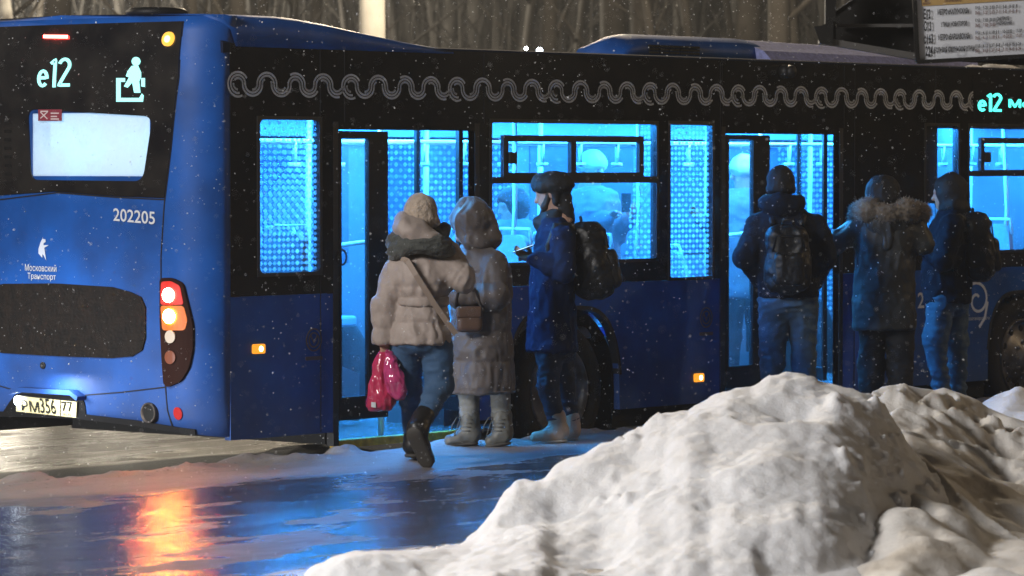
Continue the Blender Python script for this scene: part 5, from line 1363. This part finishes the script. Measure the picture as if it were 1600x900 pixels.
# little cross-body bag on her hip
g = Sdf(.009, .03); p = J(713, 528, -.1); g.box(p, (.035, .07, .075), np.array([[.9, -.2, .3], [.2, .98, 0], [-.3, .05, .95]]), .03)
bag = cloth(g, 'crossbody_bag', LEATHER_D, None, fold=.004, seed=9); bag.location = P.o.location; bag.rotation_euler = P.o.rotation_euler; tag(bag, 'small dark brown crossbody bag on the hip of the person in beige puffer', 'bag')
def plastic_bag(name, rings, m, label, seed, hand_pt, hpts):
    b = Sdf(.008, .03); b.stack(P.rings(rings)); V, F = b.mesh(); V = smooth_mesh(V, F, 2); N = normals(V, F)
    w = V*np.array([22, 22, 6.0]); d = .007*(1-2*np.abs(fbm(w, 3, seed)))+.004*fbm(V*18, 2, seed+4); V = V+N*d[:, None]
    o = thing(name, P.base+np.array([0, 0, .25]), -YAW, label, 'bag'); dz = np.array([0, 0, .25])
    bb = link_mesh('bag_body', V-dz, F, m, o, True, local=True)
    mb = MB(); hp = np.array(hand_pt)-dz
    for q in hpts:
        q = J(*q)-dz; mb.tube([q, (q+hp)/2+[.0, .01, .01], hp], [.020, .012, .008], 6)
    mb.build('bag_handle', m, o, True, local=True); return bb
lo_ = plastic_bag('plastic_bag', [(550, 600, 9, .03), (570, 598, 15, .045), (600, 595, 20, .06), (632, 595, 23, .065), (641, 594, 20, .05)], PLASTIC, 'crimson plastic shopping bag with a small white tag, the longer of two in one hand', 31, J(601, 545), [(594, 554), (606, 552)])
mb = MB(); q = [J(580+a, 628+b, -.075) for a, b in ((0, 0), (7, 1), (7, 9), (0, 8))]; mb.add([v-[0, 0, .25] for v in q]+[v-[0, -.006, .25] for v in q], [(0,1,2,3), (7,6,5,4), (0,4,5,1), (1,5,6,2), (2,6,7,3), (3,7,4,0)]); mb.build('bag_tag', WHITEP, lo_.parent, local=True)
plastic_bag('plastic_bag', [(550, 607, 6, .03, -.03), (570, 612, 12, .04, -.06), (595, 617, 17, .055, -.07), (612, 621, 15, .05, -.07), (624, 623, 8, .03, -.07)], PLASTIC2, 'shiny magenta plastic bag, shorter and rounder, held beside the crimson bag', 37, J(603, 546), [(606, 556, -.03), (614, 560, -.05)])

# ---- woman in the long hooded coat
P = Person(748, 24.85, 'person in long grey-brown hooded puffer coat and lace-up boots standing at the rear door'); J = P.J
plain_body(P, J(752, 530), J(750, 440), J(744, 392), J(732, 350, .03), (-.85, .5), [J(728, 415, .15), J(768, 412, -.12)], [J(715, 460, .2), J(768, 466, -.17)], [J(703, 455, .1), J(722, 466, -.19)],
           [J(740, 545), J(768, 545)], [J(733, 612, .02), J(782, 612, .05)], [J(734, 668, .02), J(784, 666, .05)], [J(712, 690, .01), J(770, 688, .04)], hands=[(J(722, 466, -.19), J(702, 460, -.17), (0, .2, 1), .9)])
c = Sdf(.0105, .045)
c.stack(P.rings([(382, 744, 22, .11), (398, 748, 36, .15), (420, 751, 45, .175), (460, 752, 46, .18), (520, 753, 46, .19), (575, 754, 49, .2), (622, 755, 52, .21)]))
c.chain([J(772, 412, -.12), J(772, 462, -.19), J(716, 464, -.20)], [.085, .082, .062]); c.chain([J(722, 412, .12), J(712, 448, .16), J(700, 452, .1)], [.08, .07, .058])
c.below(J(755, 613)[2])
coat = cloth(c, 'long_coat', TAUPE2, P.o, puff=.012, pitch=.19, fold=.012, fs_=(9, 9, 4), seed=21)
h = Sdf(.009, .035); h.ell(J(736, 346, -.01), (.135, .135, .155)); h.cap(J(728, 328, 0), J(700, 341, .03), .070, .018); h.ell(J(742, 378, -.02), (.125, .125, .09)); h.cap(J(760, 335, 0), J(766, 372, 0), .05, .07); h.plane(J(697, 340), (-.75, .25, -.6))
cloth(h, 'hood', TAUPE2, coat, fold=.013, fs_=(9, 9, 5), seed=22)
mb = Sdf(.009, .03); mb.tor(J(722, 348, .02), (-.9, .3, -.25), .092, .020); cloth(mb, 'hood_edge', TAUPE2, coat, fold=.003, seed=23)
for sx, kx, hx, tx, dy in ((732, 733, 736, 705, .02), (781, 783, 787, 768, .05)):
    l = Sdf(.009, .03); l.chain([J(sx, 600, dy), J(kx, 655, dy)], [.070, .064]); cloth(l, 'legwear', TIGHTS, P.o, fold=.005, fs_=(8, 8, 18), seed=24+sx)
    bt = boot(P, 'lace_boot', J(kx+1, 662, dy), J(hx, 684, dy), J(tx, 689, dy-.02), BOOTG, SOLE, .066, .048, top=J(kx, 648, dy))
    m_ = MB()
    for t in range(4): q = J(kx-11-t*1.5, 655+t*6, dy-.03); m_.tube([q, q+[.03, -.035, 0], q+[.07, -.04, .0]], .004, 5)
    q = J(kx-12, 652, dy-.03); m_.tube([q, q+[-.03, -.03, .0], q+[-.06, -.02, -.05], q+[-.07, -.02, -.1]], .0035, 5); m_.tube([q, q+[-.02, -.03, -.04], q+[-.045, -.03, -.12]], .0035, 5)
    m_.build('lace', BOOTG, bt, True, local=True)
g = Sdf(.009, .03); g.box(J(733, 500, -.24), (.085, .045, .08), np.array([[.97, .2, .0], [-.2, .97, 0], [0, 0, 1]]), .035)
tb_ = thing('handbag', P.base+np.array([0, 0, .7]), -YAW, 'tan leather handbag held in front of the person in the long hooded coat', 'bag')
V, F = g.mesh(); link_mesh('bag_body', smooth_mesh(V, F, 2)-[0, 0, .7], F, LEATHER, tb_, True, local=True)
g = Sdf(.009, .02); g.box(J(733, 488, -.275), (.086, .02, .04), np.array([[.97, .2, .0], [-.2, .97, 0], [0, 0, 1]]), .015); V, F = g.mesh(); link_mesh('bag_flap', smooth_mesh(V, F, 2)-[0, 0, .7], F, LEATHER, tb_, True, local=True)
mm = MB(); mm.tube([J(712, 480, -.25)-[0, 0, .7], J(716, 452, -.27)-[0, 0, .7], J(742, 452, -.27)-[0, 0, .7], J(755, 480, -.25)-[0, 0, .7]], .010, 8); mm.build('bag_handle', LEATHER_D, tb_, True, local=True)

# ---- man in the navy parka looking at a phone
P = Person(865, 25.35, 'person in navy parka and black cap looking down at a phone'); J = P.J
g_, M_ = plain_body(P, J(864, 545), J(868, 420), J(867, 350), J(860, 302), (-1, .18), [J(866, 368, .18), J(876, 368, -.18)], [J(872, 420, .2), J(880, 422, -.24)], [J(842, 408, .05), J(842, 406, -.22)],
           [J(860, 548, -.09), J(874, 548, .09)], [J(856, 602, -.1), J(882, 602, .1)], [J(868, 665, -.08), J(892, 662, .1)], [J(838, 686, -.1), J(866, 684, .12)], tilt=.28,
           hands=[(J(835, 405, -.22), J(803, 393, -.20), (.1, .6, .8), .55), (J(842, 408, .02), J(814, 399, .0), (.1, -.6, .8), .6)])
c = Sdf(.0105, .04)
c.stack(P.rings([(342, 866, 20, .11), (356, 870, 28, .18), (372, 871, 33, .215), (405, 868, 35, .21), (450, 864, 36, .20), (500, 863, 38, .205), (552, 862, 39, .215)]))
c.chain([J(878, 370, -.19), J(882, 422, -.25), J(836, 405, -.23)], [.085, .074, .056]); c.chain([J(866, 370, .17), J(872, 420, .2), J(842, 408, .04)], [.085, .074, .055])
c.below(J(862, 548)[2])
coat = cloth(c, 'parka', NAVY, P.o, fold=.012, fs_=(8, 8, 6), seed=41)
k_ = Sdf(.009, .03); k_.stack(P.rings([(326, 872, 15, .085), (340, 864, 21, .105), (354, 864, 25, .125), (362, 868, 28, .15)])); k_.cap(J(852, 333, 0), J(842, 347, 0), .022, .042, flat=((0, 1, 0), .8)); k_.plane(J(848, 325), (-.6, 0, .8))
cloth(k_, 'collar', BLACKC, coat, fold=.006, seed=42)
k_ = Sdf(.0085, .03); k_.ell(J(866, 286, 0), (.130, .115, .078)); k_.tor(J(865, 291, 0), (-.10, 0, 1), .100, .028, 1.12); k_.cap(J(843, 283, 0), J(838, 288, .0), .048, .032, flat=((.3, 0, 1), 1.5)); k_.chain([J(876, 295, 0), J(880, 330, 0), J(884, 350, 0)], [.070, .064, .062]); k_.cap(J(866, 294, -.07), J(868, 316, -.07), .030, .024); k_.cap(J(866, 294, .07), J(868, 316, .07), .030, .024)
cloth(k_, 'cap', BLACKC, P.o, fold=.007, fs_=(7, 7, 7), seed=43, fine=.004)
HAIR = mat('hair_dark', (.02, .014, .011), .7)
k_ = Sdf(.008, .02); k_.cap(g_(.055, -.045, -.075), g_(.07, 0, -.115), .024, .03); k_.cap(g_(.055, .045, -.075), g_(.07, 0, -.115), .024, .03); k_.cap(g_(.092, -.022, -.052), g_(.092, .022, -.052), .008, .008); k_.cap(g_(.0, -.068, .0), g_(.05, -.05, -.08), .02, .022); k_.cap(g_(.0, .068, .0), g_(.05, .05, -.08), .02, .022)
cloth(k_, 'beard', HAIR, P.o, fold=.003, fs_=(30, 30, 30), seed=44)
j = Sdf(.010, .035); j.ell(J(866, 545, 0), (.15, .17, .1)); j.chain([J(860, 545, -.09), J(856, 602, -.1), J(868, 655, -.08)], [.098, .072, .058]); j.chain([J(876, 545, .09), J(882, 602, .1), J(893, 655, .1)], [.098, .07, .056])
cloth(j, 'jeans', JEANS_D, P.o, fold=.009, fs_=(8, 8, 18), seed=45)
boot(P, 'boot', J(872, 662, -.08), J(876, 681, -.08), J(838, 684, -.10), BOOTB, SOLEW, .060, .046, top=J(870, 651, -.08)); boot(P, 'boot', J(893, 662, .1), J(893, 678, .1), J(862, 680, .1), BOOTB, SOLEW, .058, .045, top=J(892, 652, .1))
ph = thing('phone', P.W(J(818, 394, -.2)), -YAW, 'slim dark phone in the hand of the person in navy parka', 'phone'); q = np.array([[.93, -.1, .33], [.1, .99, 0], [-.33, 0, .94]])
MB().obox((0, 0, .02), q[0]*.075, q[1]*.037, q[2]*.004).build('phone_body', BLACKG, ph, local=True); MB().obox(q[2]*.0052+[0, 0, .02], q[0]*.070, q[1]*.033, q[2]*.0006).build('screen', glow('phone_screen', (.55, .8, 1), 4), ph, local=True)
def backpack(P, cpx, cpy, dy, half, rot, label, pocket=True, seed=0, straps=None):
    J = P.J; c0 = J(cpx, cpy, dy); M = np.array(rot, float); M = M/np.linalg.norm(M, axis=1)[:, None]
    o = thing('backpack', P.W(c0)-[0, 0, half[2]], -YAW, label, 'backpack'); z0 = np.array([0, 0, half[2]])
    b = Sdf(.0105, .05); b.box(z0, half, M, min(half)*.8); b.ell(z0+M[1]*-.25*half[1]-M[2]*.3*half[2], np.array([half[0]*1.0, half[1]*1.05, half[2]*.68]), M)
    body = cloth(b, 'pack_body', BLACKN, o, fold=.012, fs_=(8, 8, 8), seed=seed)
    b = Sdf(.0105, .03); b.box(z0-M[1]*half[1]*.95-M[2]*half[2]*.28, (half[0]*.72, half[1]*.42, half[2]*.5), M, half[1]*.36); cloth(b, 'pocket', BLACKN, o, fold=.008, seed=seed+1)
    m = MB(); t = z0+M[2]*half[2]; m.tube([t-M[0]*.04, t-M[0]*.035+M[2]*.04, t+M[0]*.035+M[2]*.04, t+M[0]*.04], .010, 8); m.build('grab_loop', BLACKN, o, True, local=True)
    m = MB(); a = z0-M[1]*half[1]*1.0; m.tube([a-M[0]*half[0]*.75+M[2]*half[2]*.25, a-M[0]*half[0]*.6+M[2]*half[2]*.72, a+M[0]*half[0]*.6+M[2]*half[2]*.72, a+M[0]*half[0]*.75+M[2]*half[2]*.25], .006, 6); m.build('zip', DARK, o, True, local=True)
    if straps:
        for pts in straps:
            q = [J(*p)-c0+z0 for p in pts]; s_ = MB(); s_.tube(q, .022, 8); s_.build('strap', BLACKN, o, True, local=True)
    return o
backpack(P, 921, 408, -.02, (.15, .14, .26), [[0, -1, 0], [-.96, 0, -.2], [-.2, 0, .97]], 'bulging black backpack on the person in navy parka', seed=46, straps=[[(906, 372, -.1), (890, 352, -.17), (868, 352, -.20), (856, 385, -.205), (866, 425, -.18)]])
b = Sdf(.0105, .06); 

# ---- man with a backpack in front of the middle door, seen from behind
P = Person(1232, 27.2, 'person in dark hooded jacket and faded jeans facing the middle door, hands in pockets'); J = P.J
plain_body(P, J(1232, 465), J(1230, 370), J(1222, 325), J(1220, 288), (.1, 1), [J(1186, 352), J(1274, 352)], [J(1165, 402, -.04), J(1294, 402, -.04)], [J(1190, 438, .1), J(1272, 438, .1)],
           [J(1212, 480), J(1252, 480)], [J(1210, 560, .02), J(1254, 560, .02)], [J(1208, 640), J(1256, 640)], [J(1206, 650, .16), J(1258, 650, .16)])
c = Sdf(.0105, .035)
c.stack(P.rings([(318, 1222, 24, .10), (334, 1225, 38, .13), (346, 1228, 52, .155), (375, 1230, 50, .165), (420, 1232, 47, .16), (452, 1232, 47, .165), (470, 1232, 45, .165)]))
c.chain([J(1186, 354), J(1166, 402, -.04), J(1190, 438, .1)], [.090, .078, .062]); c.chain([J(1274, 354), J(1293, 402, -.04), J(1272, 438, .1)], [.090, .078, .062]); c.below(J(1232, 464)[2])
coat = cloth(c, 'jacket', INKC, P.o, puff=.008, pitch=.12, fold=.011, fs_=(7, 7, 6), seed=51)
h = Sdf(.010, .04); h.tor(J(1222, 318, -.01), (0, .25, 1), .105, .050, 1.12); h.ell(J(1222, 322, -.10), (.14, .07, .08)); cloth(h, 'hood', INKC, coat, fold=.011, fs_=(6, 6, 8), seed=52)
k_ = Sdf(.009, .03); k_.ell(J(1220, 283, .0), (.098, .108, .112)); k_.tor(J(1220, 297, 0), (0, .1, 1), .082, .022); cloth(k_, 'beanie', BLACKC, P.o, fold=.004, fs_=(24, 24, 4), seed=53, fine=.003)
j = Sdf(.010, .035); j.ell(J(1232, 470), (.2, .15, .13)); j.chain([J(1210, 475), J(1208, 560, .03), J(1207, 645, 0)], [.112, .088, .082]); j.chain([J(1254, 475), J(1256, 560, .03), J(1257, 645, 0)], [.112, .088, .082])
cloth(j, 'jeans', JEANS_L, P.o, fold=.013, fs_=(7, 7, 14), seed=54)
for x in (1207, 1257): boot(P, 'boot', J(x, 645), J(x, 652, -.02), J(x, 653, .17), BLKB, SOLE, .062, .05)
backpack(P, 1231, 404, -.25, (.155, .10, .235), [[1, 0, 0], [0, 1, .08], [0, -.08, 1]], 'black backpack on the back of the person at the middle door', seed=55, straps=[[(1207, 350, -.17), (1205, 338, -.08), (1203, 348, .12)], [(1253, 350, -.17), (1256, 338, -.08), (1256, 348, .12)]])

# ---- person in the fur-collared parka
P = Person(1383, 27.8, 'person in long slate parka with pale fur collar and black beanie, elbows out'); J = P.J
plain_body(P, J(1382, 480), J(1384, 380), J(1384, 335), J(1381, 300), (0, 1), [J(1342, 352), J(1428, 350)], [J(1306, 378, .02), J(1446, 380, .0)], [J(1330, 368, .25), J(1422, 385, .25)],
           [J(1362, 490), J(1404, 490)], [J(1362, 570, .02), J(1405, 570, .02)], [J(1361, 645), J(1406, 645)], [J(1359, 650, .16), J(1408, 650, .16)], hands=[(J(1330, 366, .26), J(1350, 352, .34), (0, .3, 1), .8)])
c = Sdf(.0105, .035)
c.stack(P.rings([(330, 1386, 28, .11), (345, 1386, 47, .14), (360, 1385, 52, .17), (400, 1383, 49, .175), (440, 1382, 47, .175), (480, 1382, 48, .185), (520, 1382, 49, .19)]))
c.chain([J(1344, 352), J(1306, 379, .02), J(1332, 368, .25)], [.094, .084, .064]); c.chain([J(1428, 350), J(1443, 380, .0), J(1422, 384, .25)], [.094, .084, .064]); c.below(J(1382, 514)[2])
coat = cloth(c, 'parka', OLIVE, P.o, puff=.007, pitch=.30, fold=.011, fs_=(7, 7, 5), seed=61)
h = Sdf(.010, .04); h.ell(J(1386, 350, -.11), (.15, .085, .10)); h.cap(J(1386, 345, -.13), J(1386, 385, -.16), .06, .03); cloth(h, 'hood', OLIVE, coat, fold=.012, seed=62)
h = Sdf(.010, .05); h.chain([J(1346, 332, .10), J(1343, 333, .0), J(1356, 328, -.11), J(1383, 334, -.16), J(1390, 334, -.16), J(1416, 329, -.12), J(1438, 333, .0), J(1434, 336, .1)], [.055, .066, .068, .045, .045, .066, .064, .055])
V, F = h.mesh(); V = smooth_mesh(V, F, 2); N = normals(V, F); V = V+N*(.014*fbm(V*22, 3, 63))[:, None]
fo = link_mesh('fur_trim', V, F, FUR, coat, True, local=True); spikes(V, N, .034, 5200, FUR, 'fur_tuft', fo, 4)['kind'] = 'stuff'
k_ = Sdf(.009, .03); k_.ell(J(1380, 299, .0), (.128, .135, .125)); k_.tor(J(1380, 313, 0), (0, .1, 1), .104, .028); cloth(k_, 'beanie', BLACKC, P.o, fold=.006, fs_=(26, 26, 4), seed=64, fine=.004)
j = Sdf(.0105, .03); j.chain([J(1362, 495), J(1361, 570, .03), J(1360, 646, 0)], [.105, .092, .088]); j.chain([J(1405, 495), J(1406, 570, .03), J(1407, 646, 0)], [.105, .092, .088])
cloth(j, 'trousers', BLACKC, P.o, fold=.010, fs_=(7, 7, 10), seed=65)
for x in (1360, 1407): boot(P, 'boot', J(x, 642), J(x, 648, -.02), J(x, 649, .17), BLKB, SOLE, .062, .05)

# ---- man with hood and backpack at the right
P = Person(1482, 28.6, 'person with black hood up and pale jeans facing left, rightmost of the queue'); J = P.J
g_, M_ = plain_body(P, J(1480, 465), J(1482, 385), J(1488, 332), J(1479, 302), (-1, .35), [J(1480, 352, .17), J(1488, 352, -.17)], [J(1462, 398, .2), J(1474, 406, -.22)], [J(1446, 388, .08), J(1448, 394, -.12)],
           [J(1472, 478, -.08), J(1490, 478, .08)], [J(1461, 528, -.1), J(1494, 534, .08)], [J(1474, 620, -.06), J(1497, 622, .08)], [J(1454, 634, -.08), J(1478, 636, .1)], tilt=.15, hands=[(J(1450, 393, -.12), J(1438, 388, -.08), (0, .3, 1), .9)])
c = Sdf(.0105, .035)
c.stack(P.rings([(328, 1490, 20, .11), (342, 1489, 28, .17), (356, 1486, 33, .2), (390, 1481, 36, .2), (430, 1479, 37, .2), (478, 1479, 36, .2)]))
c.chain([J(1488, 354, -.18), J(1474, 407, -.22), J(1450, 394, -.12)], [.088, .080, .06]); c.chain([J(1480, 354, .16), J(1462, 398, .2), J(1447, 388, .08)], [.085, .075, .058]); c.below(J(1480, 472)[2])
coat = cloth(c, 'jacket', INKC, P.o, puff=.006, pitch=.13, fold=.012, fs_=(7, 7, 6), seed=71)
h = Sdf(.009, .035); h.ell(J(1486, 297, .01), (.128, .128, .142)); h.ell(J(1491, 324, 0), (.12, .13, .08)); h.plane(J(1461, 300), (-.96, .2, -.2)); cloth(h, 'hood', BLACKC, coat, fold=.009, fs_=(8, 8, 6), seed=72)
j = Sdf(.010, .035); j.ell(J(1480, 470), (.155, .18, .11)); j.chain([J(1471, 475, -.09), J(1461, 530, -.1), J(1474, 625, -.06)], [.105, .082, .066]); j.chain([J(1490, 475, .08), J(1495, 535, .08), J(1498, 628, .08)], [.105, .08, .064])
cloth(j, 'jeans', JEANS_L, P.o, fold=.012, fs_=(7, 7, 14), seed=73)
boot(P, 'boot', J(1476, 628, -.06), J(1478, 637, -.06), J(1452, 639, -.08), BLKB, SOLE, .06, .048); boot(P, 'boot', J(1499, 630, .08), J(1500, 636, .08), J(1476, 638, .1), BLKB, SOLE, .06, .048)
backpack(P, 1526, 386, -.02, (.14, .12, .25), [[0, -1, 0], [-.97, 0, -.12], [-.12, 0, .99]], 'black backpack on the rightmost person of the queue', seed=74, straps=[[(1514, 350, -.1), (1500, 338, -.16), (1482, 340, -.19), (1476, 372, -.2)]])

# ---- passengers inside
PALE = mat('cap_pale', (.62, .60, .58), .8, vary=.2); GREYJ = mat('jacket_grey', (.16, .18, .22), .7, vary=.4, vscale=6)
def passenger(px, depth, zf, label, head_py, sh_py, hip_py, cm, hatm, face, lean=0.0, w=1.0, seated=False, seed=90, phone=False):
    P = Person(px, depth, label, zf); J = P.J; m = P.m
    hc = J(px, head_py); sl, sr = J(px-24*w, sh_py), J(px+24*w, sh_py); hp = J(px, hip_py); f = np.array([face[0], face[1], 0.]); f /= np.linalg.norm(f); fz = np.array([0, 0, 1.])
    e0, e1 = sl+[-.05, 0, -.27], sr+[.05, 0, -.27]; w0, w1 = e0+f*.26+[.08, 0, .12], e1+f*.26+[-.08, 0, .12]
    kn = [hp+f*.42+[s_, 0, 0.] for s_ in (-.1, .1)] if seated else [np.array([hp[0]+s_, hp[1], hp[2]*.52]) for s_ in (-.1, .1)]
    an = [k-[0, 0, min(k[2]-.1, .42)] for k in kn] if seated else [np.array([k[0], k[1], .1]) for k in kn]
    plain_body(P, hp, (sl+sr)/2-[0, 0, .12], (sl+sr)/2+[0, 0, .04], hc, face, [sl, sr], [e0, e1], [w0, w1], [hp+[-.09, 0, -.03], hp+[.09, 0, -.03]], kn, an, tilt=.2, hands=[(w0, w0+f*.12+[.03, 0, .1], (1, 0, .3), .8), (w1, w1+f*.12+[-.03, 0, .1], (-1, 0, .3), .8)])
    c = Sdf(.012, .04); mid = (sl+sr)/2; c.stack([(hp[0], hp[1], hp[2]-.12, .2, .16), (hp[0]*.5+mid[0]*.5, hp[1]*.5+mid[1]*.5, (hp[2]+mid[2])/2, .2, .16), (mid[0], mid[1], mid[2]-.03, .21, .15), (mid[0], mid[1], mid[2]+.09, .08, .08)])
    c.chain([sl, e0, w0], [.08, .07, .05]); c.chain([sr, e1, w1], [.08, .07, .05]); cloth(c, 'jacket', cm, P.o, fold=.012, fs_=(7, 7, 6), seed=seed)
    l = Sdf(.012, .03)
    for i, s_ in enumerate((-.09, .09)): l.chain([hp+[s_, 0, -.03], kn[i], an[i]], [.1, .075, .06])
    cloth(l, 'trousers', BLACKC, P.o, fold=.008, seed=seed+1)
    k_ = Sdf(.010, .03); k_.ell(hc+[0, 0, .035], (.105, .105, .10)); k_.tor(hc+[0, 0, .015], (-f[0]*.15, -f[1]*.15, 1), .088, .022)
    if seated: k_.ell(hc-f*.03, (.1, .1, .13)); k_.plane(hc+f*.055-[0, 0, .02], tuple(f-[0, 0, .7]))
    cloth(k_, 'cap' if not seated else 'hair', hatm, P.o, fold=.005, seed=seed+2)
    for a, f_ in zip(an, (0, 1)): boot(P, 'boot', a, a-f*.02-[0, 0, .03], a+f*.15-[0, 0, .04], BLKB, SOLE, .055, .045)
    if phone:
        q = w0+f*.13+[.05, 0, .12]; t = thing('phone', P.W(q), -YAW, 'lit phone held by the passenger in a pale cap inside the bus', 'phone')
        MB().obox((0, 0, 0), (.036, 0, 0), (0, .004, .0), (0, .02, .07)).build('phone_body', BLACKG, t, local=True); MB().obox((0, .0052, 0), (.032, 0, 0), (0, .0006, .0), (0, .02, .064)).build('screen', glow('phone_screen', (.7, .85, 1), .9), t, local=True)
passenger(926, 28.3, FLOORZ, 'passenger in pale cap standing inside behind the long window, holding a phone', 262, 310, 440, GREYJ, PALE, (.6, -.6), w=1.0, seed=91, phone=True)
passenger(800, 27.6, .45, 'dark-haired passenger seated inside behind the long window, head bowed', 322, 362, 440, GREYJ, HAIR, (-.8, -.4), w=.9, seated=True, seed=94)
passenger(1163, 29.0, FLOORZ, 'passenger in pale hat standing inside behind the middle door pane', 268, 312, 440, GREYJ, PALE, (-.9, -.2), w=.95, seed=97)
# ------------------------------------------------------------------ the snowy air
hm = bpy.data.materials.new('haze_air'); hm.use_nodes = True; nt = hm.node_tree; nt.nodes.remove(nt.nodes['Principled BSDF'])
pv = nt.nodes.new('ShaderNodeVolumePrincipled'); pv.inputs['Color'].default_value = (.85, .88, .92, 1); pv.inputs['Density'].default_value = .0011; pv.inputs['Anisotropy'].default_value = .2
nt.links.new(pv.outputs[0], nt.nodes['Material Output'].inputs['Volume'])
m_ = MB(); m_.box((-90, -70, -1.6), (160, 230, 45)); hz_ = m_.build('haze', hm); hz_['kind'] = 'stuff'
